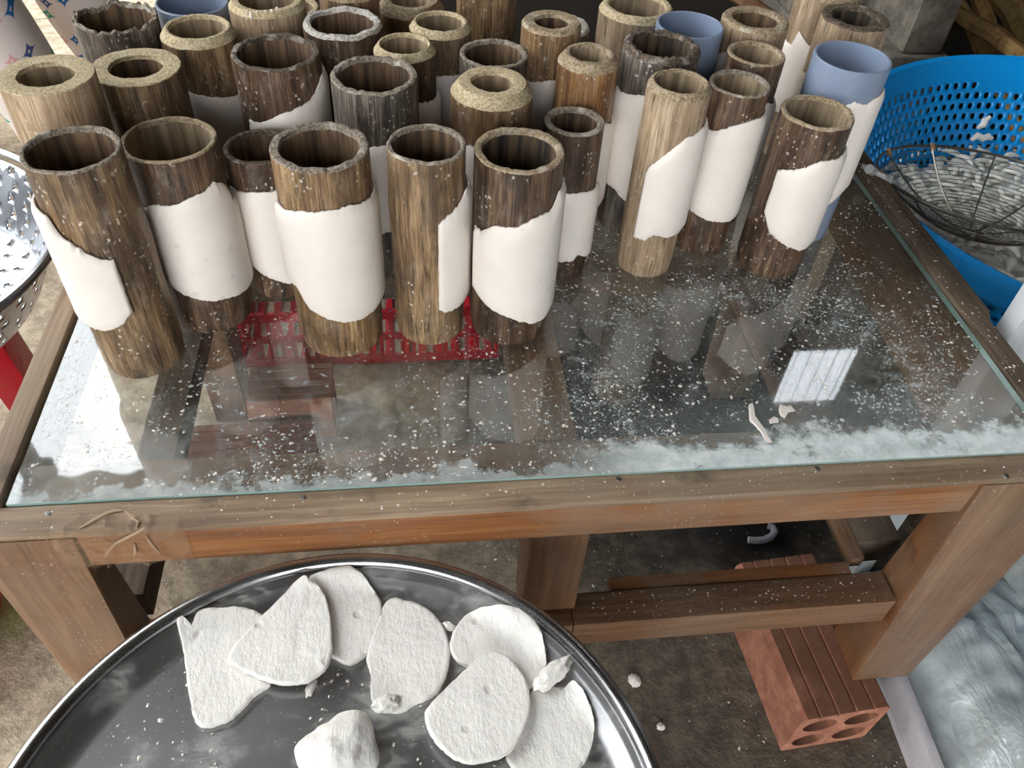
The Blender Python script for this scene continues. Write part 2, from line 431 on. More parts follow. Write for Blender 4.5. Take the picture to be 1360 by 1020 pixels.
def cloth_mat():
    t = NT('printed_cotton')
    v = t.obj()
    x, y, z = t.sep(v)[:3]
    p2 = t.comb(t.m('ADD', x, t.m('MULTIPLY', y, 0.35)), t.m('SUBTRACT', z, t.m('MULTIPLY', y, 0.3)), 0.0)
    vn = t.n('ShaderNodeTexVoronoi', {'Vector': p2, 'Scale': 23.0, 'Randomness': 0.55}, voronoi_dimensions='2D', feature='F1')
    df = t.n('ShaderNodeVectorMath', operation='SUBTRACT')
    t.put(df.inputs[0], p2); t.put(df.inputs[1], vn.outputs['Position'])
    dx, dy = t.sep(df.outputs[0])[:2]
    ax = t.m('POWER', t.m('ABSOLUTE', dx), 0.6); ay = t.m('POWER', t.m('ABSOLUTE', dy), 0.6)
    s = t.m('ADD', ax, ay)
    star = t.sm(s, 0.082, 0.076)
    hole = t.sm(s, 0.032, 0.038)
    cellr = t.sep(vn.outputs['Color'])[0]
    hue = t.ramp(cellr, [(0.0, C(30, 105, 165)), (0.28, C(20, 140, 125)), (0.45, C(70, 90, 140)), (0.6, C(225, 160, 70)), (0.8, C(220, 165, 165))], 'CONSTANT')
    c = t.mix(t.m('MULTIPLY', star, hole), C(224, 214, 208), hue)
    return t.done(t.bsdf(c, 0.85, 0, t.bump(t.noise(v, 30, 3), 0.3, 0.004)))
MATS['cloth'] = cloth_mat()
MATS['firewood'] = wood('firewood', 2, C(92, 66, 34), C(150, 116, 66), C(184, 152, 98), 0.2, 0.85, 0.1)
MATS['cavity'] = simple('sooty_black', C(16, 14, 13), 1.0, 0, 0.2)
MATS['moss'] = simple('dark_rubbish', C(40, 38, 36), 0.8, 0, 0.5)

# ------------------------------------------------------------------ object helpers
def link(o):
    col.objects.link(o); return o
def root(name, loc, label, cat, group=None, kind=None):
    o = bpy.data.objects.new(name, None)
    o.empty_display_size = 0.02
    o.location = loc
    link(o)
    tag(o, label, cat, group, kind)
    return o
def tag(o, label=None, cat=None, group=None, kind=None):
    if label: o['label'] = label
    if cat: o['category'] = cat
    if group: o['group'] = group
    if kind: o['kind'] = kind
    return o
def mk(name, verts, faces, mat, parent=None, loc=None, smooth=True, angle=35, solid=None, mats=None, fm=None, weld=False):
    """mesh object; verts are world coordinates unless loc is given (then local to loc)"""
    me = bpy.data.meshes.new(name)
    me.from_pydata([tuple(v) for v in verts], [], faces)
    for mm in (mats or [mat]):
        me.materials.append(MATS[mm] if isinstance(mm, str) else mm)
    if fm:
        me.polygons.foreach_set('material_index', fm)
    if weld:
        bm = bmesh.new(); bm.from_mesh(me)
        bmesh.ops.remove_doubles(bm, verts=list(bm.verts), dist=1e-5)
        bm.to_mesh(me); bm.free()
    if smooth:
        me.polygons.foreach_set('use_smooth', [True] * len(me.polygons))
        me.set_sharp_from_angle(angle=math.radians(angle))
    me.update()
    o = bpy.data.objects.new(name, me)
    link(o)
    if parent is not None:
        o.parent = parent
        base = Vector((0, 0, 0))
        q = parent
        while q is not None:
            base += q.location; q = q.parent
        o.location = (Vector(loc) if loc is not None else Vector((0, 0, 0))) - base
    elif loc is not None:
        o.location = loc
    if solid:
        md = o.modifiers.new('thickness', 'SOLIDIFY'); md.thickness = solid; md.offset = 0
    return o
def from_bm(name, bm, mat, parent=None, **k):
    bm.verts.ensure_lookup_table()
    vs = [v.co.copy() for v in bm.verts]
    for i, v in enumerate(bm.verts): v.index = i
    fs = [[v.index for v in f.verts] for f in bm.faces]
    bm.free()
    return mk(name, vs, fs, mat, parent, **k)
def hexa(name, pts, mat, parent=None, bev=0.0015, rough=0.0, **k):
    """8 points: bottom 4 (ccw) then top 4 (ccw); shaved"""
    bm = bmesh.new()
    vs = [bm.verts.new(Vector(p)) for p in pts]
    for f in ((3, 2, 1, 0), (4, 5, 6, 7), (0, 1, 5, 4), (1, 2, 6, 5), (2, 3, 7, 6), (3, 0, 4, 7)):
        bm.faces.new([vs[i] for i in f])
    if bev:
        bmesh.ops.bevel(bm, geom=list(bm.edges), offset=bev, segments=2, affect='EDGES', profile=0.6)
    return from_bm(name, bm, mat, parent, **k)
def box(name, x0, x1, y0, y1, z0, z1, mat, parent=None, bev=0.0015, **k):
    return hexa(name, [(x0, y0, z0), (x1, y0, z0), (x1, y1, z0), (x0, y1, z0), (x0, y0, z1), (x1, y0, z1), (x1, y1, z1), (x0, y1, z1)], mat, parent, bev, **k)
def lathe_data(profile, n, c=(0, 0, 0), close=False):
    vs, fs = [], []
    for (r, z) in profile:
        for i in range(n):
            a = 2 * PI * i / n
            vs.append((c[0] + r * math.cos(a), c[1] + r * math.sin(a), c[2] + z))
    for j in range(len(profile) - 1):
        for i in range(n):
            i2 = (i + 1) % n
            fs.append((j * n + i, j * n + i2, (j + 1) * n + i2, (j + 1) * n + i))
    return vs, fs
def sweep(pts, rad, n=8, closed=False, cap=True):
    """tube along a polyline, returns verts, faces"""
    pts = [Vector(p) for p in pts]
    vs, fs = [], []
    m = len(pts)
    up = Vector((0.13, 0.31, 0.94)).normalized()
    for k, p in enumerate(pts):
        if closed:
            t = pts[(k + 1) % m] - pts[k - 1]
        else:
            t = pts[min(k + 1, m - 1)] - pts[max(k - 1, 0)]
        t.normalize()
        s = t.cross(up)
        if s.length < 1e-4: s = t.cross(Vector((1, 0, 0)))
        s.normalize(); u = s.cross(t)
        r = rad[k] if hasattr(rad, '__len__') else rad
        for i in range(n):
            a = 2 * PI * i / n
            vs.append(p + (s * math.cos(a) + u * math.sin(a)) * r)
    for k in range(m if closed else m - 1):
        k2 = (k + 1) % m
        for i in range(n):
            i2 = (i + 1) % n
            fs.append((k * n + i, k * n + i2, k2 * n + i2, k2 * n + i))
    if cap and not closed:
        fs.append(tuple(range(n - 1, -1, -1)))
        fs.append(tuple((m - 1) * n + i for i in range(n)))
    return vs, fs
def merge(parts):
    V, Fc = [], []
    for v, f in parts:
        b = len(V); V += [tuple(x) for x in v]; Fc += [tuple(i + b for i in q) for q in f]
    return V, Fc
def nz(x, y, z):
    return mnoise.noise(Vector((x, y, z)))

# ================================================================== the setting
def grid(name, x0, x1, y0, y1, z, mat, **k):
    return mk(name, [(x0, y0, z), (x1, y0, z), (x1, y1, z), (x0, y1, z)], [(0, 1, 2, 3)], mat, smooth=False, **k)
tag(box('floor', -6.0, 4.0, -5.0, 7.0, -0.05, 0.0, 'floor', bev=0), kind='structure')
XE = -1.0     # right edge of the high part of the back opening
RZ = 4.24     # roof height
WX0, WX1, WZ0, WZ1 = 1.35, 1.66, 1.94, 2.30      # small high window
wall = root('wall_back', (XE, 2.0, 0), None, None, kind='structure')
for (a, b, c, d) in ((XE, -0.45, 1.0, RZ), (-0.45, WX0, 0, RZ), (WX1, 2.6, 0, RZ), (WX0, WX1, 0, WZ0), (WX0, WX1, WZ1, RZ)):
    box('wall_panel', a, b, 2.0, 2.08, c, d, 'soot', wall, bev=0)
tag(box('wall_right', 2.6, 2.68, -2.4, 2.08, 0, RZ, 'soot', bev=0), kind='structure')
wl = root('wall_left_added', (-2.34, -0.5, 0), None, None, kind='structure')  # unseen wall added to cut the daylight from the left
box('wall_panel', -2.38, -2.3, -2.48, LEFT_END, 0, RZ, 'soot', wl, bev=0)
box('wall_panel', -2.38, -2.3, LEFT_END, 3.5, LEFT_TOP, RZ, 'soot', wl, bev=0)
wf = root('wall_front', (1.0, -2.44, 0), None, None, kind='structure')  # unseen wall behind the camera, its gap shaped for the light
box('wall_panel', FRONT_X, 2.6, -2.48, -2.4, 0, RZ, 'soot', wf, bev=0)
box('wall_panel', -2.3, FRONT_X, -2.48, -2.4, FRONT_TOP, RZ, 'soot', wf, bev=0)
# unseen walls added outside the shed to block the low sky light
tag(box('wall_sky_block_back', -6.0, 4.0, 4.6, 4.7, 0, 3.6, 'plaster', bev=0), kind='structure')
tag(box('wall_sky_block_left', -4.6, -4.5, -5.0, 4.6, 0, 1.5, 'plaster', bev=0), kind='structure')
# corrugated window sheet
vs, fs = [], []
n = 96
for i in range(n + 1):
    x = WX0 + (WX1 - WX0) * i / n
    y = 2.03 + 0.018 * math.cos(2 * PI * (x - WX0) / 0.052)
    lo = WZ0 - 0.004 + 0.006 * math.cos(2 * PI * (x - WX0) / 0.104)
    vs += [(x, y, lo), (x, y, WZ1)]
for i in range(n):
    fs.append((2 * i, 2 * i + 2, 2 * i + 3, 2 * i + 1))
tag(mk('window_1', vs, fs, 'skylight'), kind='structure')
# corrugated roof, ridges along y so the eave shows as a wave
vs, fs = [], []
RX0, RX1 = -2.5, 2.7
n = 260
for i in range(n + 1):
    x = RX0 + (RX1 - RX0) * i / n
    z = RZ + 0.04 + 0.028 * math.cos(2 * PI * x / 0.32)
    vs += [(x, -2.5, z), (x, 3.5, z)]
for i in range(n):
    fs.append((2 * i, 2 * i + 2, 2 * i + 3, 2 * i + 1))
tag(mk('ceiling', vs, fs, 'roof', solid=0.003), kind='structure')
tag(box('trim_1', RX0 + 0.05, RX1, 3.3, 3.38, RZ - 0.08, RZ - 0.001, 'post', bev=0.003), kind='structure')
for i, (x, y) in enumerate(((-2.34, 3.34),)):
    tag(box('trim_%d' % (i + 2), x - 0.05, x + 0.05, y - 0.05, y + 0.05, 0, LEFT_TOP - 0.002, 'post', bev=0.004), kind='structure')

# ================================================================== the table
XL, XR, YF, YB = -0.321, 0.556, 0.355, 0.945
table = root('glass_top_table', ((XL + XR) / 2, (YF + YB) / 2, 0), 'low wooden table with a dusty glass top set into weathered rails', 'table')
ZR = ZG - 0.001
gx0, gx1, gy0, gy1 = -0.298, 0.527, 0.381, 0.922
vs, fs, fm = [], [], []
g = [(gx0, gy0), (gx1, gy0 - 0.002), (gx1, gy1), (gx0, gy1)]
vs = [(x, y, ZG - 0.006) for x, y in g] + [(x, y, ZG) for x, y in g]
fs = [(3, 2, 1, 0), (4, 5, 6, 7), (0, 1, 5, 4), (1, 2, 6, 5), (2, 3, 7, 6), (3, 0, 4, 7)]
mk('glass_top', vs, fs, None, table, smooth=False, mats=['glass', 'glass_edge', 'glass_under'], fm=[2, 0, 1, 1, 1, 1])
# rails (top frame); the front rail lies a touch lower than the sheet
frail = box('front_rail', XL - 0.004, XR + 0.004, YF, gy0 - 0.0005, ZG - 0.0095, ZG - 0.002, 'rail_x', table, 0.002)
box('back_rail', XL, XR, gy1 + 0.001, YB, ZG - 0.024, ZR, 'rail_x', table, 0.002)
box('side_rail', XL, gx0 - 0.004, gy0, gy1 + 0.001, ZG - 0.024, ZG + 0.004, 'rail_y', table, 0.002)
# right rail with its broken outer strip
hexa('side_rail', [(gx1 + 0.002, gy0, ZG - 0.024), (gx1 + 0.027, gy0, ZG - 0.024), (gx1 + 0.02, gy1, ZG - 0.024), (gx1 + 0.002, gy1, ZG - 0.024),
                   (gx1 + 0.002, gy0, ZG + 0.003), (gx1 + 0.027, gy0, ZG + 0.003), (gx1 + 0.02, gy1, ZG + 0.003), (gx1 + 0.002, gy1, ZG + 0.003)], 'old_y', table, 0.0015)
hexa('edge_strip', [(gx1 + 0.0265, 0.54, ZG - 0.02), (gx1 + 0.033, 0.552, ZG - 0.02), (gx1 + 0.032, gy1, ZG - 0.02), (gx1 + 0.0215, gy1, ZG - 0.02),
                    (gx1 + 0.0265, 0.54, ZG + 0.002), (gx1 + 0.033, 0.552, ZG + 0.002), (gx1 + 0.032, gy1, ZG + 0.002), (gx1 + 0.0215, gy1, ZG + 0.002)], 'old_y', table, 0.001)
# ledges under the glass
LZ0, LZ1 = ZG - 0.045, ZG - 0.0075
box('ledge', gx0 - 0.003, 0.455, gy0 + 0.001, 0.422, LZ0, LZ1, 'brown_x', table)
hexa('ledge', [(0.458, gy0 + 0.001, LZ0), (gx1 + 0.0005, gy0 + 0.001, LZ0), (gx1 + 0.0005, gy1, LZ0), (0.505, gy1, LZ0),
               (0.458, gy0 + 0.001, LZ1), (gx1 + 0.0005, gy0 + 0.001, LZ1), (gx1 + 0.0005, gy1, LZ1), (0.505, gy1, LZ1)], 'brown_y', table)
box('middle_beam', 0.082, 0.128, 0.4225, gy1 - 0.03, LZ0, LZ1, 'brown_y', table)
box('ledge', gx0, 0.5, gy1 - 0.028, gy1, LZ0, LZ1, 'brown_x', table)
# aprons
AZ0, AZ1 = ZG - 0.0475, ZG - 0.0245
FZ1 = ZG - 0.010
fapron = box('front_apron', -0.2475, 0.45, YF + 0.001, YF + 0.024, AZ0, FZ1, 'orange_x', table, 0.0015)
box('back_apron', -0.25, 0.48, YB - 0.026, YB - 0.001, AZ0, AZ1, 'orange_x', table)
box('side_apron', XL + 0.001, XL + 0.024, 0.43, YB - 0.075, AZ0, AZ1, 'brown_y', table)
box('side_apron', XR - 0.028, XR - 0.004, 0.43, YB - 0.075, AZ0, AZ1, 'orange_y', table)
# legs
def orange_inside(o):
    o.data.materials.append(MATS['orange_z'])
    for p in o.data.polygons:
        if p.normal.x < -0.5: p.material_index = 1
def leg(x0, x1, y0, y1, zb, bx0, bx1, by0, by1, mat, zt=AZ1):
    return hexa('leg', [(bx0, by0, zb), (bx1, by0, zb), (bx1, by1, zb), (bx0, by1, zb), (x0, y0, zt), (x1, y0, zt), (x1, y1, zt), (x0, y1, zt)], mat, table, 0.003)
ZB = 0.0905   # brick top
leg(XL - 0.002, -0.249, YF - 0.0005, YF + 0.0255, ZB, XL + 0.004, -0.262, YF + 0.001, YF + 0.066, 'brown_z', FZ1)
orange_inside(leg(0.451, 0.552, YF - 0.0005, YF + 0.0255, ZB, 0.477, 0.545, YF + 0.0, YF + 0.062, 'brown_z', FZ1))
leg(0.089, 0.141, YF + 0.026, YF + 0.07, 0.245, 0.089, 0.141, YF + 0.024, YF + 0.07, 'brown_z')
leg(XL + 0.004, -0.262, YB - 0.07, YB - 0.001, 0.0, XL + 0.008, -0.265, YB - 0.066, YB - 0.004, 'brown_z')
leg(0.478, 0.55, YB - 0.07, YB - 0.001, 0.0, 0.482, 0.545, YB - 0.066, YB - 0.004, 'old_z')
# lower frame
SZ0, SZ1 = 0.222, 0.262
box('stretcher', 0.137, 0.462, YF + 0.006, YF + 0.04, SZ0, SZ1, 'brown_x', table)
box('stretcher', -0.262, 0.1365, YF + 0.006, YF + 0.04, SZ0, SZ1, 'brown_x', table)
box('ledge_strip', 0.18, 0.43, YF + 0.0405, YF + 0.055, SZ1 - 0.016, SZ1 - 0.001, 'orange_x', table, 0.001)
box('stretcher', 0.45, 0.50, YF + 0.0755, YB - 0.071, SZ0, SZ1, 'old_y', table)
box('ledge_strip', 0.437, 0.4495, YF + 0.056, YB - 0.1, SZ1 - 0.014, SZ1 + 0.001, 'brown_y', table, 0.001)
box('stretcher', XL + 0.015, XL + 0.055, YF + 0.0705, YB - 0.071, SZ0, SZ1, 'old_y', table)
box('stretcher', -0.26, 0.478, YB - 0.05, YB - 0.012, SZ0, SZ1, 'old_x', table)
# nails in the front rail
for (px, py) in ((63, 682), (402, 660), (821, 636), (1085, 622), (1336, 632)):
    p = at_z(px, py, ZG - 0.002)
    v, f = lathe_data([(0.0001, 0.0008), (0.0022, 0.0006), (0.003, -0.0005)], 10, (p.x, p.y, ZG - 0.002))
    mk('nail', v, f, 'nail', frail)
# wrinkled tape around the corner
vs, fs = [], []
nu, nv = 60, 44
for j in range(nv + 1):
    for i in range(nu + 1):
        u, w = i / nu, j / nv
        x = -0.262 + 0.09 * u + 0.012 * (w - 0.5) * nz(u * 3, w * 3, 5)
        s = w * 0.062 - 0.012 + 0.006 * nz(u * 6, 2.2, 1)
        rdg = abs(nz(u * 4 + w * 1.5, w * 2.5 - u * 2, 3.1))
        lift = 0.0006 + 0.0042 * max(0, 0.12 - rdg) / 0.12
        if s < 0.0:
            y, z = YF - s, ZG - 0.002 + lift
        else:
            y, z = YF - lift, ZG - 0.002 - s * 0.9
        vs.append((x, y, z))
for j in range(nv):
    for i in range(nu):
        a = j * (nu + 1) + i
        fs.append((a, a + 1, a + nu + 2, a + nu + 1))
mk('tape', vs, fs, 'tape', fapron)

for pix, on_top in (([(107, 701), (122, 692), (140, 682), (152, 678), (163, 678)], True), ([(166, 679), (174, 686), (184, 693), (181, 702)], True),
                    ([(140, 737), (152, 722), (166, 715), (180, 708), (192, 701)], False), ([(193, 712), (203, 725), (214, 737)], False), ([(178, 722), (180, 731), (178, 739)], False)):
    pts = [at_z(px, py, ZG - 0.0012) if on_top else at_y(px, py, YF - 0.0008) for px, py in pix]
    v, f = sweep(pts, [0.0005] + [0.0011] * (len(pts) - 2) + [0.0004], 6)
    mk('tape_crease', v, f, 'crease', fapron)

# ================================================================== tubes
TP = {'F1': (-0.2312, 0.5360, 0.1943, 0.0342), 'F2': (-0.1822, 0.5926, 0.1697, 0.0357), 'F3': (-0.1241, 0.6304, 0.1414, 0.0287),
      'F4': (-0.0657, 0.5568, 0.1835, 0.0367), 'F5': (0.0131, 0.5618, 0.1820, 0.0313), 'F6': (0.0847, 0.5631, 0.1756, 0.0355),
      'F7': (0.1431, 0.6433, 0.1565, 0.0267), 'F8': (0.2319, 0.6473, 0.1900, 0.0282), 'F9': (0.2992, 0.6798, 0.1731, 0.0279),
      'F10': (0.3629, 0.6441, 0.1640, 0.0328), 'P1': (0.4135, 0.7066, 0.1860, 0.0357), 'S12': (0.2338, 0.7209, 0.1904, 0.0358),
      'S11': (0.1639, 0.7076, 0.1875, 0.0283), 'S5': (-0.0262, 0.6645, 0.1877, 0.0363), 'S1': (-0.2699, 0.6300, 0.2030, 0.0347),
      'S2': (-0.2228, 0.6896, 0.1816, 0.0363), 'S3': (-0.1833, 0.7607, 0.1856, 0.0336), 'S4': (-0.1109, 0.7123, 0.1850, 0.0377),
      'S6': (-0.0004, 0.7294, 0.1850, 0.0282), 'S7': (0.0343, 0.7821, 0.1839, 0.0298), 'S8': (0.0805, 0.7311, 0.1766, 0.0316),
      'S9': (0.0720, 0.6569, 0.1850, 0.0355), 'S10': (0.1375, 0.7648, 0.1920, 0.0296), 'S13': (0.3305, 0.7318, 0.1779, 0.0278),
      'B1': (-0.2579, 0.7815, 0.1850, 0.0366), 'P2': (-0.2001, 0.8312, 0.1800, 0.0338), 'B3': (-0.1267, 0.8094, 0.1920, 0.0360),
      'B4': (-0.0562, 0.7764, 0.1852, 0.0369), 'B5': (-0.0527, 0.8481, 0.1869, 0.0296), 'B6': (0.0077, 0.8833, 0.1658, 0.0353),
      'B7': (0.0865, 0.8750, 0.1850, 0.0317), 'B9': (0.2413, 0.8497, 0.1756, 0.0398), 'P3': (0.2774, 0.7807, 0.1841, 0.0330),
      'B10': (0.3489, 0.7959, 0.1846, 0.0338), 'B11': (0.4552, 0.7986, 0.1862, 0.0343), 'B12': (0.4598, 0.8736, 0.1850, 0.0357),
      'B8': (0.1655, 0.8689, 0.1470, 0.0321), 'B13': (-0.1185, 0.9082, 0.1470, 0.0319)}
# inner/outer ratio, bevel height, culm, rim, bore, roughness of the rim, label
TS = {
 'F1': (.86, .0012, 'scratched', 'r_grey', 'b_dark', .0010, 'scratched tan bamboo tube standing closest to the taped table corner'),
 'F2': (.90, .0012, 'dark', 'r_tan', 'b_tan', .0006, 'smooth dark brown bamboo tube with thin pale rim beside the scratched tan tube'),
 'F3': (.85, .0012, 'dark', 'r_dark', 'b_dark', .0012, 'short dark bamboo tube with blackened rim tucked behind the golden brown tube'),
 'F4': (.82, .0015, 'mid', 'r_grey', 'b_dark', .0018, 'golden brown bamboo tube with notched grey rim and a full white wrap'),
 'F5': (.85, .0012, 'scratched', 'r_grey', 'b_dark', .0012, 'cracked brown bamboo tube showing only a narrow upright strip of dough'),
 'F6': (.83, .0012, 'dark', 'r_tan', 'b_char', .0012, 'dark bamboo tube standing over the near end of the middle beam'),
 'F7': (.78, .0012, 'dark', 'r_grey', 'b_dark', .0006, 'slim dark reddish bamboo tube just behind the one over the middle beam'),
 'F8': (.78, .005, 'pale', 'r_tan', 'b_tan', .0006, 'pale grey bamboo tube with shaved rim and a slanting dough sheet'),
 'F9': (.86, .0012, 'dark', 'r_grey', 'b_tan', .0006, 'dark brown bamboo tube with olive inside behind the pale grey shaved tube'),
 'F10': (.86, .002, 'dark', 'r_tan', 'b_tan', .0006, 'dark brown bamboo tube directly in front of a blue-grey plastic pipe'),
 'S1': (.60, .001, 'pale', 'r_pale', 'b_tan', .0006, 'wide pale bamboo tube with thick sawdusty sawn top beside the side rail'),
 'S2': (.60, .001, 'scratched', 'r_pale', 'b_dark', .0006, 'brown bamboo tube with thick yellowish sawn top and small bore'),
 'S3': (.74, .007, 'mid', 'r_pale', 'b_tan', .0005, 'golden streaked bamboo tube with shaved yellow rim in front of a plastic pipe'),
 'S4': (.86, .0012, 'dark', 'r_dark', 'b_dark', .0014, 'dark weathered bamboo tube with dough edge slanting down its side'),
 'S5': (.85, .0015, 'grey', 'r_grey', 'b_dark', .0018, 'grey weathered bamboo tube flecked with white behind the golden brown tube'),
 'S6': (.76, .006, 'dark', 'r_pale', 'b_tan', .0005, 'small dark bamboo tube with shaved pale rim beside the grey white-flecked tube'),
 'S7': (.76, .006, 'scratched', 'r_pale', 'b_tan', .0005, 'brown bamboo tube with shaved pale rim behind the smaller shaved one'),
 'S8': (.86, .0012, 'grey', 'r_grey', 'b_dark', .0010, 'grey thin-rimmed bamboo tube directly behind the yellow thick-walled tube'),
 'S9': (.52, .009, 'mid', 'r_pale', 'b_tan', .0005, 'yellow thick-walled bamboo tube with wide shaved sawdusty rim'),
 'S10': (.56, .003, 'mid', 'r_tan', 'b_dark', .0006, 'streaky golden bamboo tube with thick tan rim and narrow bore'),
 'S11': (.64, .008, 'orange', 'r_tan', 'b_tan', .0006, 'orange-brown bamboo tube with shaved tan rim behind the slim dark tube'),
 'S12': (.78, .004, 'grey', 'r_dark', 'b_char', .0024, 'bamboo tube with rough charred rim behind the pale grey shaved tube'),
 'S13': (.84, .0012, 'dark', 'r_tan', 'b_tan', .0005, 'small dark bamboo tube with thin tan rim behind the olive-lined tube'),
 'B1': (.88, .0012, 'grey', 'r_grey', 'b_dark', .0050, 'weathered bamboo tube with wavy broken rim, closest to the seated person'),
 'B3': (.72, .005, 'pale', 'r_pale', 'b_tan', .0005, 'pale bamboo tube with white drips below its shaved rim'),
 'B4': (.80, .003, 'dark', 'r_flour', 'b_dark', .0014, 'dark bamboo tube with its rim thickly dusted in white flour'),
 'B5': (.80, .002, 'scratched', 'r_tan', 'b_dark', .0006, 'plain brown bamboo tube right behind the flour-dusted rim'),
 'B6': (.62, .009, 'mid', 'r_tan', 'b_tan', .0006, 'golden bamboo tube with pale scraped collar at the back of the table'),
 'B7': (.78, .002, 'mid', 'r_tan', 'b_dark', .0006, 'tall cracked golden bamboo tube at the back behind the thin-rimmed grey tube'),
 'B8': (.75, .003, 'grey', 'r_flour', 'b_dark', .0010, 'grey dusty bamboo tube mostly hidden behind the streaky thick-rimmed one'),
 'B9': (.76, .006, 'pale', 'r_pale', 'b_tan', .0006, 'pale bamboo tube with wide smooth mouth behind the charred-rim tube'),
 'B10': (.70, .003, 'pale', 'r_tan', 'b_dark', .0008, 'tan bamboo tube with thick worn rim standing between two plastic pipes'),
 'B11': (.70, .002, 'pale', 'r_dark', 'b_char', .0012, 'bamboo tube with thick blackened cracked rim behind the plastic pipe'),
 'B12': (.75, .003, 'pale', 'r_tan', 'b_tan', .0008, 'pale yellow bamboo tube at the back behind the blackened cracked rim'),
 'B13': (.76, .004, 'pale', 'r_pale', 'b_tan', .0006, 'pale-rimmed bamboo tube mostly hidden behind the one with white drips'),
}
def ring_mesh(rings):
    """rings: list of lists of points, equal length, closed loops"""
    n = len(rings[0]); vs = []; fs = []
    for r in rings: vs += r
    for j in range(len(rings) - 1):
        for i in range(n):
            i2 = (i + 1) % n
            fs.append((j * n + i, j * n + i2, (j + 1) * n + i2, (j + 1) * n + i))
    return vs, fs
def make_tube(key, idx):
    x, y, h, r = TP[key]
    ratio, bev, culm, rim, bore, wav, label = TS[key]
    t = root('bamboo_tube', (x, y, ZG), label, 'bamboo tube', 'bamboo tubes standing on the glass')
    n = 60
    sd = idx * 3.71
    def ang(i): return 2 * PI * i / n
    def ro(a): return r * (1 - 0.022 * abs(nz(1.1 * math.cos(a), 1.1 * math.sin(a), sd)))
    def hz(a):
        return h + wav * (nz(2.2 * math.cos(a), 2.2 * math.sin(a), sd + 9) + 0.7 * nz(7 * math.cos(a), 7 * math.sin(a), sd + 4))
    def P(a, rad, z): return (rad * math.cos(a), rad * math.sin(a), z)
    inset = bev * 0.75 if bev > 0.002 else bev * 0.5
    node = {'F1': 0.62, 'F5': 0.7, 'S10': 0.4}.get(key)
    rings = []
    for k in range(15):
        w = k / 14
        rg = []
        for i in range(n):
            a = ang(i)
            rad = ro(a) * (1 - 0.006 * (1 + nz(math.cos(a) * 2, math.sin(a) * 2, w * 4 + sd)))
            if node: rad *= 1 - 0.035 * (1 - math.exp(-((w - node) / 0.12) ** 2))
            if k == 0: rad -= 0.0012
            zz = w * (hz(a) - bev) if k else 0.0
            rg.append(P(a, rad, zz))
        rings.append(rg)
    v, f = ring_mesh(rings)
    mk('culm_wall', v, f, culm, t, loc=(x, y, ZG))
    rtop = [(q[0], q[1]) for q in rings[-1]]
    ri = r * ratio
    ecc = 0.05 * r
    def rin(a, s=1.0):
        return ri * s * (1 + 0.03 * nz(1.6 * math.cos(a), 1.6 * math.sin(a), sd + 20))
    R2 = []
    R2.append([(p[0], p[1], hz(ang(i)) - bev) for i, p in enumerate(rtop)])
    for fr, dz in ((0.0, 0.0), (0.33, 0.0003), (0.66, 0.0003), (1.0, -0.0002)):
        rg = []
        for i in range(n):
            a = ang(i)
            o_ = ro(a) * (1 - 0.006) - inset
            if node: o_ *= 1 - 0.03
            rad = o_ * (1 - fr) + rin(a) * fr
            jz = (wav * 0.5 + 0.0002) * nz(14 * math.cos(a), 14 * math.sin(a), fr * 3 + sd)
            rg.append(P(a, rad, hz(a) + dz + jz))
        R2.append(rg)
    R2.append([P(ang(i), rin(ang(i), 0.975), hz(ang(i)) - 0.0035) for i in range(n)])
    v, f = ring_mesh(R2)
    mk('cut_rim', v, f, rim, t, loc=(x, y, ZG), angle=28)
    R3 = [R2[-1]]
    for z, s in ((h * 0.8, 0.97), (h * 0.5, 0.96), (0.03, 0.95)):
        R3.append([P(ang(i), rin(ang(i), s), z) for i in range(n)])
    v, f = ring_mesh(R3)
    f.append(tuple(3 * n + i for i in range(n)))
    mk('bore', v, f, bore, t, loc=(x, y, ZG))
    return t
TUBES = {}
for i, k in enumerate(TS):
    TUBES[k] = make_tube(k, i + 1)
# plastic pipes: one mesh each
PIPE = {'P1': 'blue-grey plastic pipe standing closest to the blue colander',
        'P2': 'blue-grey plastic pipe standing behind the golden streaked shaved tube',
        'P3': 'blue-grey plastic pipe right behind the charred-rim bamboo tube'}
for k, lab in PIPE.items():
    x, y, h, r = TP[k]
    ri = r * 0.92
    prof = [(ri, 0), (r - 0.0006, 0), (r, 0.0006), (r, h * 0.3), (r, h * 0.6), (r, h - 0.0008), (r - 0.0008, h), (ri + 0.0005, h), (ri, h - 0.0006), (ri, h * 0.5), (ri, 0)]
    v, f = lathe_data(prof, 72)
    tag(mk('plastic_pipe', v, f, 'pvc', loc=(x, y, ZG)), lab, 'pipe', 'plastic pipes standing on the glass')

# ================================================================== dough sheets around the tubes
def on_cyl(px, py, cx, cy, r):
    """(angle from the camera-facing side, height above glass) where the pixel ray meets the tube"""
    d = ray(px, py)
    ox, oy = CAM.x - cx, CAM.y - cy
    a = d.x * d.x + d.y * d.y; b = ox * d.x + oy * d.y; c = ox * ox + oy * oy - r * r
    disc = b * b - a * c
    tt = (-b - math.sqrt(disc)) / a if disc > 0 else -b / a
    p = CAM + d * tt
    face = math.atan2(-cy, -cx)
    th = math.atan2(p.y - cy, p.x - cx) - face
    while th > PI: th -= 2 * PI
    while th < -PI: th += 2 * PI
    return th, p.z - ZG
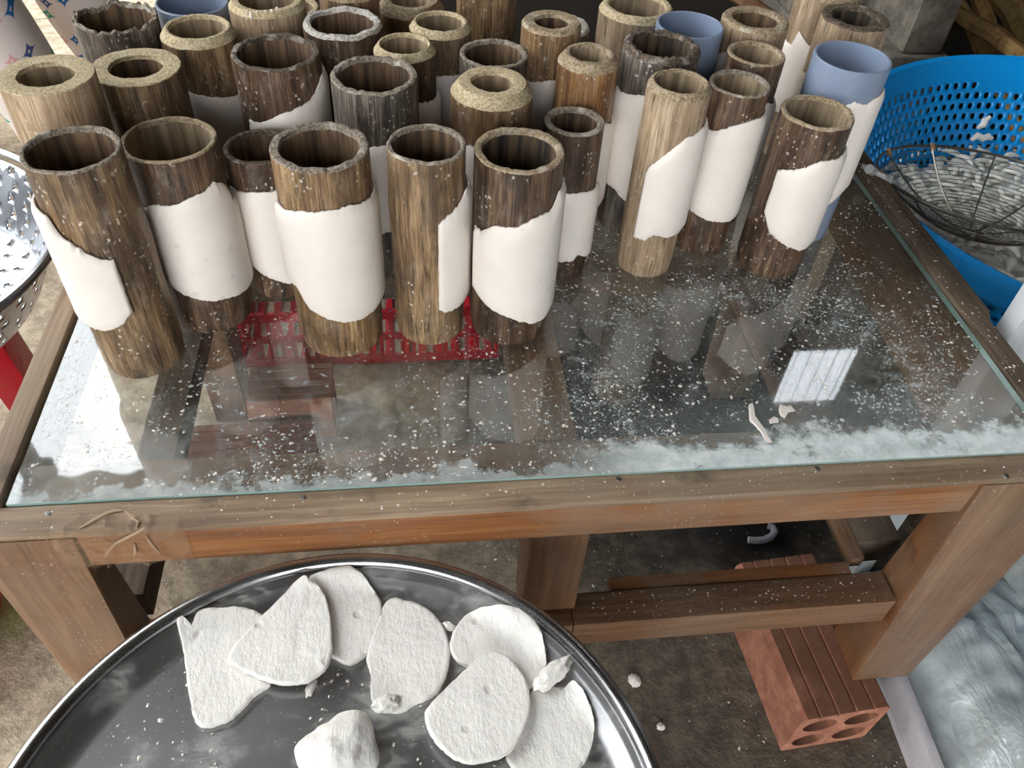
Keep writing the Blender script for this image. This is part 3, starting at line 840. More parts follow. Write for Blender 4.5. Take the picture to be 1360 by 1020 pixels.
# dried white drips below the rim of one pale tube
for (px, py, w_, l_) in ((327, 15, .0010, .0014), (333, 20, .0014, .0038), (341, 16, .0012, .0012), (352, 15, .0010, .0011), (361, 14, .0016, .0015), (368, 11, .0014, .0014)):
    cx, cy, h_, r_ = TP['B3']
    th, zz_ = on_cyl(px, py, cx, cy, r_)
    A = math.atan2(-cy, -cx) + th
    bm = bmesh.new()
    bmesh.ops.create_icosphere(bm, subdivisions=2, radius=1.0)
    for v in bm.verts:
        q = v.co
        a2 = A + q.y * w_ / r_
        rad = r_ * 0.985 + 0.0009 * q.x
        v.co = Vector((rad * math.cos(a2), rad * math.sin(a2), zz_ + q.z * l_ * (1.25 if q.z < 0 else 0.8)))
    from_bm('flour_drip', bm, 'dough', TUBES['B3'], loc=(cx, cy, ZG))
def interp(pts, x):
    if x <= pts[0][0]: return pts[0][1]
    for (a, b), (c, d) in zip(pts, pts[1:]):
        if x <= c:
            return b + (d - b) * ((x - a) / (c - a) if c > a else 0)
    return pts[-1][1]
DS = {  # top edge pixels, bottom edge pixels, wrap left, wrap right (rad), label
 'F1': ([(56, 289), (74, 315), (106, 335), (132, 347), (153, 348)], [(122, 439), (138, 443), (162, 435), (178, 418)], .9, 0, 'scratched tan tube'),
 'F2': ([(188, 279), (201, 275), (226, 276), (254, 265), (279, 253), (288, 242), (304, 246), (312, 271)], [(212, 362), (226, 384), (247, 396), (275, 402), (304, 399), (334, 382)], .5, .5, 'smooth dark brown tube with thin pale rim'),
 'F3': ([(312, 256), (335, 258), (367, 256)], [(335, 357), (356, 371), (385, 379)], .4, .5, 'short dark tube with blackened rim'),
 'F4': ([(371, 279), (402, 284), (441, 282), (466, 276), (498, 262)], [(394, 385), (409, 412), (434, 426), (459, 431), (487, 424), (510, 398)], .35, .5, 'golden brown tube with notched grey rim'),
 'F5': ([(584, 301), (597, 290), (614, 274), (623, 255)], [(584, 415), (593, 417), (607, 412), (618, 403)], 0, .9, 'cracked brown tube, only a narrow strip showing'),
 'F6': ([(634, 308), (656, 302), (688, 305), (709, 294), (738, 279), (748, 255)], [(628, 385), (642, 406), (674, 424), (709, 432), (724, 426), (736, 403)], .1, .6, 'dark tube over the middle beam'),
 'F7': ([(752, 260), (775, 258), (793, 253)], [(745, 350), (763, 348), (769, 340), (782, 342)], .6, .4, 'slim dark reddish tube'),
 'F8': ([(843, 262), (849, 240), (860, 223), (886, 206), (912, 187), (938, 171)], [(845, 318), (855, 321), (870, 314), (879, 317), (897, 315), (909, 303)], 0, .5, 'pale grey tube, its top edge slanting steeply'),
 'F9': ([(946, 176), (974, 169), (1002, 162), (1018, 155)], [(918, 282), (938, 294), (961, 297), (983, 288)], .5, .4, 'dark tube with olive inside'),
 'F10': ([(1030, 227), (1043, 228), (1069, 225), (1091, 217), (1128, 202)], [(1013, 281), (1020, 310), (1032, 320), (1046, 329), (1065, 335), (1078, 327)], 0, .5, 'dark tube in front of the plastic pipe'),
 'P1': ([(1100, 150), (1136, 138), (1154, 141), (1167, 131)], [(1060, 285), (1090, 282), (1105, 272), (1121, 257)], .4, .5, 'blue-grey plastic pipe'),
 'S12': ([(821, 122), (836, 127), (852, 129), (900, 140)], [(812, 251), (828, 268), (850, 275)], .5, .4, 'tube with charred rim'),
 'S11': ([(760, 172), (806, 166), (817, 164)], [(745, 285), (799, 273)], .4, .5, 'orange-brown tube'),
 'S13': ([(985, 150), (1020, 139), (1036, 138)], [(965, 240), (1005, 235)], .4, .4, 'small dark tube with thin tan rim'),
 'B10': ([(949, 72), (965, 69), (990, 90)], [(940, 170), (970, 180)], .5, .3, 'tan tube between the two pipes'),
 'B12': ([(1050, 60), (1059, 41), (1073, 62), (1110, 75)], [(1032, 150), (1060, 160)], .4, .4, 'pale yellow tube at the back'),
 'B11': ([(1056, 106), (1060, 92), (1073, 99), (1110, 110)], [(1040, 190), (1060, 200)], .3, .4, 'tube with blackened cracked rim'),
 'S3': ([(249, 125), (282, 131), (316, 129)], [(262, 235), (300, 240), (330, 230)], .5, .5, 'golden streaked tube with shaved rim'),
 'S4': ([(341, 166), (371, 155), (395, 146), (416, 134), (432, 100)], [(340, 262), (380, 270), (430, 255)], .0, .7, 'dark weathered tube, its edge slanting down'),
 'S5': ([(450, 205), (494, 198), (512, 196), (545, 190)], [(480, 318), (512, 312), (540, 300)], .4, .5, 'grey white-flecked tube'),
 'S6': ([(520, 142), (556, 139), (582, 132)], [(530, 235), (575, 230)], .4, .5, 'small tube with shaved pale rim'),
 'S7': ([(560, 106), (581, 104), (600, 102), (622, 98)], [(570, 200), (610, 195)], .4, .5, 'larger tube with shaved pale rim'),
 'S9': ([(605, 198), (621, 195), (690, 200)], [(610, 320), (690, 325)], .5, .4, 'yellow thick-walled tube'),
 'S10': ([(700, 110), (731, 109), (765, 104)], [(705, 200), (750, 200)], .4, .5, 'streaky tube with thick tan rim'),
 'S1': ([(19, 207), (28, 220), (60, 235), (110, 240)], [(80, 360), (110, 372), (150, 372)], .7, .2, 'wide pale tube beside the side rail'),
}
def dough_sheet(key, idx):
    top, bot, wl, wr, lab = DS[key]
    cx, cy, h, r = TP[key]
    th = 0.0042
    tp = sorted(on_cyl(px, py, cx, cy, r + th) for px, py in top)
    bt = sorted(on_cyl(px, py, cx, cy, r + th) for px, py in bot)
    lo = (min(tp[0][0], bt[0][0]) if wl else (tp[0][0] + bt[0][0]) / 2) - wl
    hi = (max(tp[-1][0], bt[-1][0]) if wr else (tp[-1][0] + bt[-1][0]) / 2) + wr
    face = math.atan2(-cy, -cx)
    nu = max(18, int((hi - lo) / 0.035)); nv = 16
    outer, inner = [], []
    sd = idx * 5.3
    for i in range(nu + 1):
        u = i / nu
        a = lo + (hi - lo) * u
        jt = 0.0011 * nz(a * 14, sd, 0.3) + 0.0009 * nz(a * 45, sd, 2.0)
        jb = 0.0011 * nz(a * 12, sd, 7.3) + 0.0009 * nz(a * 40, sd, 5.0)
        zt = interp(tp, a) + jt; zb = interp(bt, a) + jb
        for j in range(nv + 1):
            w = j / nv
            z = zb + (zt - zb) * w
            du = min(u, 1 - u) * (hi - lo) * r
            dv = min(w, 1 - w) * (zt - zb)
            dm = min(du, dv)
            edge = 1.0 if dm > 0.003 else math.sqrt(max(0.0, 1 - (1 - dm / 0.003) ** 2))
            bump = 0.00035 * nz(a * 2.5, z * 60, sd)
            aa = a
            if u in (0.0, 1.0):
                aa = a + 0.02 * nz(z * 180, sd, 3.3)
            ro_ = r + 0.0008 + (th - 0.0008) * (0.3 + 0.7 * edge) + bump
            A = face + aa
            outer.append((ro_ * math.cos(A), ro_ * math.sin(A), z))
            inner.append(((r + 0.0004) * math.cos(A), (r + 0.0004) * math.sin(A), z))
    m = nv + 1; N = (nu + 1) * m
    vs = outer + inner; fs = []
    for i in range(nu):
        for j in range(nv):
            a = i * m + j
            fs.append((a, a + m, a + m + 1, a + 1))
            fs.append((N + a, N + a + 1, N + a + m + 1, N + a + m))
    for i in range(nu):
        a = i * m
        fs.append((a, N + a, N + a + m, a + m))
        b = i * m + nv
        fs.append((b, b + m, N + b + m, N + b))
    for j in range(nv):
        a = j
        fs.append((a, a + 1, N + a + 1, N + a))
        b = nu * m + j
        fs.append((b, N + b, N + b + 1, b + 1))
    o = mk('dough_sheet', vs, fs, 'dough', loc=(cx, cy, ZG), angle=50)
    tag(o, 'white rice dough sheet wrapped on the ' + lab, 'dough sheet', 'dough sheets wrapped around the tubes')
for i, k in enumerate(DS):
    dough_sheet(k, i + 1)

# ================================================================== steel tray with rolled dough
TZ = 0.43                       # rim height
TC = Vector((-0.063, 0.1375, 0)); TR = 0.2125
TFZ = TZ - 0.016                # tray floor
def rise(x, y):
    w = math.hypot(x - TC.x, y - TC.y) - (TR - 0.030)
    return 0.0 if w <= 0 else min(0.0085, 0.0085 * (w / 0.014) ** 1.3)
tray = root('steel_tray', (TC.x, TC.y, TFZ - 0.002), 'large round stainless steel tray holding rolled dough rounds', 'tray')
prof = []
for k in range(9):
    a = PI * (-0.25 + k * 1.35 / 8)
    prof.append((TR - 0.0055 + 0.0055 * math.cos(a), TZ - 0.0055 + 0.0055 * math.sin(a)))
v, f = lathe_data(prof, 144, (TC.x, TC.y, 0))
mk('rolled_rim', v, f, 'steel_rim', tray, solid=0.0008)
prof = [(TR - 0.0105, TZ - 0.0060), (TR - 0.0125, TZ - 0.0072), (TR - 0.0155, TZ - 0.0072), (TR - 0.018, TZ - 0.0090), (TR - 0.023, TZ - 0.0128), (TR - 0.028, TFZ + 0.0006), (TR - 0.033, TFZ), (TR * 0.5, TFZ - 0.0005), (TR * 0.2, TFZ - 0.0005), (0.0005, TFZ - 0.0005)]
v, f = lathe_data(prof, 144, (TC.x, TC.y, 0))
mk('pan', v, f, 'steel', tray, angle=60)
# low stool that carries the tray
stool = root('wooden_stool', (TC.x, TC.y, 0), 'low square wooden stool carrying the steel tray', 'stool')
sz = TFZ - 0.0015
box('seat', TC.x - 0.13, TC.x + 0.13, TC.y - 0.13, TC.y + 0.13, sz - 0.025, sz, 'brown_x', stool)
for sx in (-1, 1):
    for sy in (-1, 1):
        box('leg', TC.x + sx * 0.105 - 0.018, TC.x + sx * 0.105 + 0.018, TC.y + sy * 0.105 - 0.018, TC.y + sy * 0.105 + 0.018, 0, sz - 0.0255, 'brown_z', stool)

def blob_disc(name, pix, z0, th, label, group, tilt=(0, 0), mat='dough_disc', seed=0):
    """rolled sheet from its outline, soft edges, slight waviness, resting on z0"""
    pts = []
    for px, py in pix:
        p = at_z(px, py, z0 + th)
        for _ in range(4): p = at_z(px, py, z0 + th + rise(p.x, p.y))
        pts.append(Vector((p.x, p.y, 0)))
    c = sum(pts, Vector((0, 0, 0))) / len(pts)
    # resample outline (closed Catmull-Rom)
    out = []
    m = len(pts)
    for i in range(m):
        p0, p1, p2, p3 = pts[i - 1], pts[i], pts[(i + 1) % m], pts[(i + 2) % m]
        for k in range(9):
            t = k / 9
            q = 0.5 * ((2 * p1) + (p2 - p0) * t + (2 * p0 - 5 * p1 + 4 * p2 - p3) * t * t + (3 * p1 - p0 - 3 * p2 + p3) * t ** 3)
            out.append(q)
    n = len(out)
    def zz(x, y):
        return 0.0006 * nz(x * 40, y * 40, seed) + 0.0004 * nz(x * 130, y * 90, seed + 3)
    rings = []
    spec = [(0.985, 0.0, 0), (1.0, th * 0.5, 0), (0.996, th * 0.86, 0), (0.984, th, 1), (0.93, th, 1), (0.85, th, 1), (0.65, th, 1), (0.45, th, 1), (0.25, th, 1), (0.08, th, 1)]
    for s, dz, flag in spec:
        rg = []
        for i, p in enumerate(out):
            d = p - c
            j = 1 + (0.02 * nz(d.x * 160, d.y * 160, seed + 8) + 0.016 * nz(d.x * 420, d.y * 420, seed + 8) if s > 0.95 else 0)
            x, y = d.x * s * j, d.y * s * j
            tz = tilt[0] * x + tilt[1] * y
            rg.append((x, y, dz + (zz(x, y) if flag else 0) + tz + rise(x + c.x, y + c.y)))
        rings.append(rg)
    vs, fs = ring_mesh(rings)
    b = (len(rings) - 1) * n
    fs.append(tuple(b + i for i in range(n)))
    fs.append(tuple(range(n - 1, -1, -1)))
    off = min(v[2] for v in vs)
    o = mk(name, vs, fs, mat, loc=(c.x, c.y, z0 + 0.0001 - (off if tilt == (0, 0) else 0)), angle=70)
    return tag(o, label, 'dough', group)
G7 = 'rolled dough rounds on the tray'
DT = 0.0050
blob_disc('dough_round', [(234, 816), (244, 870), (252, 930), (262, 962), (285, 963), (312, 950), (335, 925), (358, 908), (366, 880), (368, 845), (352, 818), (325, 806), (292, 806), (264, 811), (250, 838), (242, 818)], TFZ, DT, 'dough round with a torn notched corner, lying under the straight-sided one', G7, seed=1)
blob_disc('dough_round', [(410, 768), (430, 757), (460, 751), (478, 758), (495, 780), (507, 802), (505, 832), (490, 865), (465, 881), (441, 872), (420, 860), (405, 830), (400, 795)], TFZ, DT, 'dough round closest to the tray wall under the table apron', G7, seed=2)
blob_disc('dough_round', [(487, 870), (500, 830), (511, 800), (524, 793), (535, 796), (560, 803), (585, 825), (597, 855), (595, 890), (580, 920), (550, 935), (530, 945), (500, 942), (492, 920), (492, 895)], TFZ, DT, 'dough round lying alone with crumpled corners, overlapped by no other', G7, seed=3)
blob_disc('dough_round', [(597, 858), (605, 832), (625, 812), (655, 803), (690, 808), (712, 825), (723, 855), (725, 888), (712, 910), (690, 915), (655, 905), (622, 885), (606, 876)], TFZ, DT, 'smooth-edged dough round tucked beneath the pointed one', G7, seed=4)
blob_disc('dough_round', [(708, 915), (728, 910), (748, 912), (764, 903), (782, 930), (790, 965), (783, 1000), (765, 1024), (735, 1040), (700, 1035), (672, 1005), (690, 955)], TFZ, DT, 'dough round with a torn curled flap along one edge', G7, seed=5)
blob_disc('dough_round', [(303, 868), (350, 815), (398, 766), (412, 770), (426, 780), (437, 805), (441, 850), (440, 870), (430, 890), (405, 905), (375, 908), (345, 900), (315, 885)], TFZ + DT + 0.0015, DT, 'dough round with one straight side lying across two others', G7, seed=6)
blob_disc('dough_round', [(565, 945), (600, 905), (640, 870), (658, 863), (680, 875), (700, 905), (705, 940), (695, 970), (675, 1000), (630, 1013), (600, 1005), (575, 980)], TFZ + DT + 0.0015, DT, 'dough round with a blunt point lying on top of two others', G7, seed=7)
# torn scrap and kneaded lump
def lump(name, px, py, z0, sx, sy, sz, rot, seed, label, cat, amp=0.25, freq=3.0, mat='dough', sub=4, group=None):
    bm = bmesh.new()
    bmesh.ops.create_icosphere(bm, subdivisions=sub, radius=1.0)
    p = at_z(px, py, z0 + sz * 0.5)
    rz = Matrix.Rotation(rot, 3, 'Z')
    zs = []
    for v in bm.verts:
        d = v.co.normalized()
        k = 1 + amp * nz(d.x * freq, d.y * freq, d.z * freq + seed) + amp * 0.4 * nz(d.x * freq * 3, d.y * freq * 3, d.z * freq * 3 + seed)
        q = d * k
        v.co = rz @ Vector((q.x * sx, q.y * sy, max(q.z, -0.6) * sz))
        zs.append(v.co.z)
    lo = min(zs)
    o = from_bm(name, bm, mat, loc=(p.x, p.y, z0 - lo + 0.0002), angle=80)
    return tag(o, label, cat, group)
lump('dough_scrap', 734, 895, TFZ + DT + 0.002, 0.0165, 0.0065, 0.005, 0.6, 3, 'curled torn scrap standing at the edge of a dough round', 'dough', 0.3, 2.2, 'dough_disc')
lump('dough_scrap', 512, 935, TFZ + DT - 0.001, 0.009, 0.006, 0.004, 0.3, 8, 'crumpled scrap on the corner of the lone dough round', 'dough', 0.3, 2.6, 'dough_disc')
lump('dough_scrap', 596, 832, TFZ, 0.005, 0.003, 0.003, -0.6, 13, 'small scrap fallen between two dough rounds', 'dough', 0.3, 2, 'dough_disc')
lump('dough_scrap', 414, 912, TFZ, 0.003, 0.007, 0.002, -0.4, 17, 'thin torn scrap beside the straight-sided dough round', 'dough', 0.3, 2, 'dough_disc')
# kneaded lump: pinched horns
bm = bmesh.new()
bmesh.ops.create_icosphere(bm, subdivisions=5, radius=1.0)
pc = at_z(448, 994, TFZ + 0.012)
horns = [(Vector((0.55, 0.75, 0.35)).normalized(), 0.42, 5), (Vector((-0.95, 0.05, -0.05)).normalized(), 0.4, 6), (Vector((1, -0.35, -0.25)).normalized(), 0.4, 6), (Vector((-0.45, -0.9, 0)).normalized(), 0.25, 6)]
zs = []
for v in bm.verts:
    d = v.co.normalized()
    k = 0.95 + 0.10 * nz(d.x * 2.2, d.y * 2.2, d.z * 2.2) + 0.02 * nz(d.x * 7, d.y * 7, d.z * 7)
    for hd, am, pw in horns:
        k += am * max(0, d.dot(hd)) ** pw
    v.co = Vector((d.x * k * 0.0205, d.y * k * 0.0200, max(d.z * k, -0.55) * 0.015))
    zs.append(v.co.z)
tag(from_bm('dough_lump', bm, 'dough_disc', loc=(pc.x, pc.y, TFZ - min(zs) + 0.0002), angle=80), 'hand-kneaded lump of white dough with pinched corners on the tray', 'dough')

# ================================================================== hollow bricks
def hollow_brick(a, ang, L, W, H, z0, label):
    """a: centre on ground; local x = length"""
    b = root('hollow_brick', (a[0], a[1], z0), label, 'brick', 'hollow clay bricks')
    b.rotation_euler = (0, 0, ang)
    # cross-section (y,z) with 4 grooves on top and rounded corners, 4 holes
    out = []
    ng = 4
    gw, gd = 0.0035, 0.003
    out += [(-W / 2 + 0.004, 0), (W / 2 - 0.004, 0), (W / 2, 0.004), (W / 2, H - 0.007), (W / 2 - 0.006, H)]
    xs = [W / 2 - W * (k + 1) / (ng + 1) for k in range(ng)]
    for gx in xs:
        out += [(gx + gw / 2, H), (gx + gw * 0.3, H - gd), (gx - gw * 0.3, H - gd), (gx - gw / 2, H)]
    out += [(-W / 2 + 0.006, H), (-W / 2, H - 0.007), (-W / 2, 0.004)]
    bm = bmesh.new()
    def loop(pts, x):
        return [bm.verts.new((x, p[0], p[1])) for p in pts]
    holes = []
    hw, hh = W * 0.19, H * 0.17
    for cy in (-W * 0.235, W * 0.235):
        for cz in (H * 0.26, H * 0.72):
            holes.append([(cy + hw * math.cos(2 * PI * k / 16), cz + hh * math.sin(2 * PI * k / 16)) for k in range(16)])
    ends = []
    for x in (-L / 2, L / 2):
        lo = loop(out, x); hl = [loop(h, x) for h in holes]
        ed = []
        for lp in [lo] + hl:
            for i in range(len(lp)):
                ed.append(bm.edges.new((lp[i], lp[(i + 1) % len(lp)])))
        bmesh.ops.triangle_fill(bm, use_beauty=True, use_dissolve=False, edges=ed)
        ends.append((lo, hl))
    (l0, h0), (l1, h1) = ends
    m = len(l0)
    for i in range(m):
        j = (i + 1) % m
        bm.faces.new((l0[i], l0[j], l1[j], l1[i]))
    for q0, q1 in zip(h0, h1):
        for i in range(16):
            j = (i + 1) % 16
            bm.faces.new((q0[j], q0[i], q1[i], q1[j]))
    bmesh.ops.recalc_face_normals(bm, faces=list(bm.faces))
    o = from_bm('fired_body', bm, 'brick', None)
    o.parent = b
    return b
BH = 0.09
c4 = [at_z(px, py, BH) for px, py in ((1068, 958), (1182, 932), (1087, 738), (977, 748))]
cen = sum(c4, Vector((0, 0, 0))) / 4
ax = ((c4[3] + c4[2]) - (c4[0] + c4[1])) / 2
hollow_brick((cen.x, cen.y), math.atan2(ax.y, ax.x), 0.20, 0.108, BH, 0, 'red hollow clay brick carrying the table leg beside the foam box')
hollow_brick((-0.285, 0.392), 1.45, 0.20, 0.108, BH, 0, 'red hollow clay brick under the taped corner leg')
p1 = at_z(383, 500, 0.085)
hollow_brick((p1.x + 0.003, p1.y - 0.012), 0.03, 0.12, 0.085, 0.085, 0, 'grooved clay brick lying loose in front of the red basket')
p1 = at_z(330, 588, 0.06)
hollow_brick((p1.x, p1.y), 0.03, 0.19, 0.09, 0.06, 0, 'low red clay brick on the floor under the middle of the glass')

# ================================================================== red basket under the table
bx0, bx1, by0, by1, bz = -0.285, 0.135, 0.995, 1.27, 0.115
bas = root('red_basket', ((bx0 + bx1) / 2, (by0 + by1) / 2, 0), 'red plastic slotted basket on the floor under the glass table', 'basket')
def slotted(name, p0, p1, z0, z1, nb):
    p0, p1 = Vector(p0), Vector(p1)
    d = (p1 - p0); L = d.length; d.normalize(); nrm = Vector((-d.y, d.x, 0))
    parts = []
    def bar(s0, s1, za, zb, t=0.004):
        q = [p0 + d * s0 - nrm * t / 2, p0 + d * s1 - nrm * t / 2, p0 + d * s1 + nrm * t / 2, p0 + d * s0 + nrm * t / 2]
        vs = [(w.x, w.y, za) for w in q] + [(w.x, w.y, zb) for w in q]
        parts.append((vs, [(3, 2, 1, 0), (4, 5, 6, 7), (0, 1, 5, 4), (1, 2, 6, 5), (2, 3, 7, 6), (3, 0, 4, 7)]))
    H = z1 - z0
    for za, zb in ((0, 0.14), (0.46, 0.56), (0.86, 1.0)):
        bar(0, L, z0 + za * H, z0 + zb * H, 0.006)
    for k in range(nb + 1):
        s = L * k / nb
        bar(max(0, s - 0.0035), min(L, s + 0.0035), z0, z1)
    return mk(name, *merge(parts), 'red', bas, smooth=False)
slotted('side_wall', (bx0, by0, 0), (bx1, by0, 0), 0.003, bz, 24)
slotted('side_wall', (bx1, by0, 0), (bx1, by1, 0), 0.003, bz, 16)
slotted('side_wall', (bx1, by1, 0), (bx0, by1, 0), 0.003, bz, 24)
slotted('side_wall', (bx0, by1, 0), (bx0, by0, 0), 0.003, bz, 16)
parts = []
for k in range(15):
    x = bx0 + (bx1 - bx0) * (k + 0.5) / 15
    vs = [(x - 0.006, by0, 0.001), (x + 0.006, by0, 0.001), (x + 0.006, by1, 0.001), (x - 0.006, by1, 0.001)]
    parts.append((vs + [(a, b, 0.005) for a, b, c in vs], [(3, 2, 1, 0), (4, 5, 6, 7), (0, 1, 5, 4), (1, 2, 6, 5), (2, 3, 7, 6), (3, 0, 4, 7)]))
mk('bottom_grille', *merge(parts), 'red', bas, smooth=False)

# ================================================================== blue colander on its bench
CC = Vector((0.912, 0.836, 0)); CR = 0.349; CZ = 0.45; CB = 0.235
bench = root('wooden_bench', (CC.x, CC.y, 0), 'brown plank bench carrying the blue colander', 'bench')
for k in range(4):
    y0 = CC.y - 0.27 + k * 0.138
    box('plank', 0.69, 1.3, y0, y0 + 0.132, CB - 0.03, CB - 0.001, 'old_x', bench)
for sx in (0.73, 1.24):
    for sy in (CC.y - 0.23, CC.y + 0.24):
        box('leg', sx - 0.022, sx + 0.022, sy - 0.022, sy + 0.022, 0, CB - 0.0305, 'old_z', bench)
colr = root('blue_colander', (CC.x, CC.y, CB), 'large round blue plastic colander full of rice noodles beside the table', 'colander')
def cr_at(z):   # bowl radius against height
    w = (z - CB) / (CZ - CB)
    return 0.20 + (CR - 0.018 - 0.20) * (w ** 0.6)
na = 120
zl = [CB + 0.012 + (CZ - 0.03 - CB - 0.012) * j / 12 for j in range(13)]
vs, fs = [], []
def cpt(a, z): return (CC.x + cr_at(z) * math.cos(a), CC.y + cr_at(z) * math.sin(a), z)
for j in range(12):
    for i in range(na):
        a0, a1 = 2 * PI * i / na, 2 * PI * (i + 1) / na
        sh = 0.5 * (2 * PI / na) * (j % 2)
        a0 += sh; a1 += sh
        z0, z1 = zl[j], zl[j + 1]
        am, zm = (a0 + a1) / 2, (z0 + z1) / 2
        sq = [(a0, z0), (am, z0), (a1, z0), (a1, zm), (a1, z1), (am, z1), (a0, z1), (a0, zm)]
        b = len(vs)
        blank = (j >= 11 and (i // 6) % 4 == 0) 
        vs += [cpt(a, z) for a, z in sq]
        if blank:
            fs.append(tuple(range(b, b + 8)))
            continue
        for k in range(8):
            an = -0.75 * PI + k * PI / 4
            vs.append(cpt(am + (a1 - a0) * 0.30 * math.cos(an), zm + (z1 - z0) * 0.33 * math.sin(an)))
        for k in range(8):
            k2 = (k + 1) % 8
            fs.append((b + k, b + k2, b + 8 + k2, b + 8 + k))
o = mk('perforated_bowl', vs, fs, 'blue', colr, angle=80, weld=True)
md = o.modifiers.new('thickness', 'SOLIDIFY'); md.thickness = 0.003; md.offset = 1.0
prof = [(cr_at(zl[-1]), zl[-1]), (CR - 0.017, CZ - 0.012), (CR - 0.012, CZ - 0.003), (CR - 0.005, CZ), (CR, CZ - 0.004), (CR + 0.001, CZ - 0.014), (CR - 0.001, CZ - 0.022), (CR - 0.001, CZ - 0.034), (CR - 0.005, CZ - 0.036), (CR - 0.006, CZ - 0.02)]
v, f = lathe_data(prof, 144, (CC.x, CC.y, 0))
mk('rim', v, f, 'blue', colr)
prof = [(cr_at(zl[0]), zl[0]), (0.2, CB + 0.001), (0.0005, CB + 0.001)]
v, f = lathe_data(prof, 96, (CC.x, CC.y, 0))
mk('base', v, f, 'blue', colr)
# pile of noodle pieces
def pile_z(x, y):
    s = (y - CC.y) / 0.3
    return 0.373 - 0.072 * s + 0.010 * nz(x * 9, y * 9, 1.0)
vs, fs = [], []
nr, na2 = 16, 64
for j in range(nr + 1):
    for i in range(na2):
        a = 2 * PI * i / na2
        rr = (CR - 0.020) * j / nr
        x, y = CC.x + rr * math.cos(a), CC.y + rr * math.sin(a)
        z = pile_z(x, y) - 0.004
        lim = (cr_at(min(z, CZ - 0.03)) if z < CZ - 0.03 else CR - 0.016) - 0.004
        if rr > lim:
            x, y = CC.x + lim * math.cos(a), CC.y + lim * math.sin(a)
        vs.append((x, y, z))
for j in range(nr):
    for i in range(na2):
        i2 = (i + 1) % na2
        fs.append((j * na2 + i, j * na2 + i2, (j + 1) * na2 + i2, (j + 1) * na2 + i))
parts = [(vs, fs)]
rnd = random.Random(4)
for k in range(760):
    rr = (CR - 0.04) * math.sqrt(rnd.random()); a = rnd.random() * 2 * PI
    x, y = CC.x + rr * math.cos(a), CC.y + rr * math.sin(a)
    z = pile_z(x, y) + rnd.uniform(-0.002, 0.006)
    d = rnd.random() * 2 * PI; L = rnd.uniform(0.022, 0.045); bend = rnd.uniform(-1.6, 1.6)
    pts = []; rad = []
    px_, py_ = x, y
    for s in range(7):
        w = s / 6
        ang_ = d + bend * (w - 0.5)
        px_ += math.cos(ang_) * L / 6; py_ += math.sin(ang_) * L / 6
        pts.append((px_, py_, z + 0.005 * math.sin(PI * w)))
        rad.append(0.0055 * (0.35 + 0.65 * math.sin(PI * min(max(w, 0.08), 0.92))))
    if math.hypot(px_ - CC.x, py_ - CC.y) > CR - 0.034: continue
    v, f = sweep(pts, rad, 6)
    parts.append(([(p[0], p[1], z + (p[2] - z) * 0.75) for p in v], f))
tag(mk('noodle_pile', *merge(parts), 'noodle', angle=80), 'pile of short white rice noodles inside the blue colander', 'noodles', kind='stuff')
# two noodles stuck to the wall
for (pix, lab) in (([(1315, 155), (1308, 160), (1306, 166), (1298, 170)], 'curved noodle stuck upright on the blue colander wall'), ([(1290, 186), (1298, 180), (1305, 184), (1312, 181), (1318, 184)], 'wavy noodle lying flat against the blue colander wall')):
    pts = []
    for px, py in pix:
        d = ray(px, py)
        t = 1.0 / F
        best = None
        for s in range(2000):
            tt = (0.7 + s * 0.0006) / F
            p = CAM + d * tt
            if CB < p.z < CZ and p.y > CC.y:
                e = math.hypot(p.x - CC.x, p.y - CC.y) - (cr_at(p.z) - 0.004)
                if best is None or abs(e) < best[0]: best = (abs(e), p.copy())
        pts.append(best[1])
    v, f = sweep(pts, [0.003] + [0.0055] * (len(pts) - 2) + [0.003], 8)
    tag(mk('rice_noodle', v, f, 'noodle'), lab, 'noodle')

# wire skimmer resting on the noodles
SC = at_z(1316, 247, 0.455); SR = 0.134; SD = 0.062
skm = root('wire_skimmer', (SC.x, SC.y, SC.z - SD), 'round wire spider skimmer lying on the noodles in the blue colander', 'skimmer')
TILT = Matrix.Rotation(-0.16, 3, 'X') @ Matrix.Rotation(0.05, 3, 'Y')
def sp(rr, a):
    z = -SD * (1 - (rr / SR) ** 2)
    return SC + TILT @ Vector((rr * math.cos(a), rr * math.sin(a), z))
v, f = sweep([sp(SR, 2 * PI * k / 96) for k in range(96)], 0.0019, 8, closed=True)
mk('rim_wire', v, f, 'wire', skm)
parts = [sweep([sp(SR * (k + 1) / 25.0, 2 * PI * i / 72) for i in range(72)], 0.00045, 4, closed=True) for k in range(24)]
mk('mesh_rings', *merge(parts), 'wire', skm)
for k in range(10):
    a = 2 * PI * k / 10 + 0.33
    v, f = sweep([sp(SR * w / 8.0, a) for w in range(9)], 0.0011, 6)
    spk = mk('spoke', v, f, 'wire', skm)
    if k in (2, 3):
        p = sp(SR, a)
        v, f = sweep([p + Vector((0.002, -0.004, -0.004)), p + Vector((0, 0, 0.002)), p + Vector((0.001, 0.002, 0))], 0.0034, 8)
        mk('binding', v, f, 'tie', spk)
v, f = lathe_data([(0.0005, 0.003), (0.004, 0.0025), (0.006, 0.0), (0.004, -0.002), (0.0005, -0.0025)], 14, tuple(sp(0, 0)))
mk('hub', v, f, 'wire', skm)
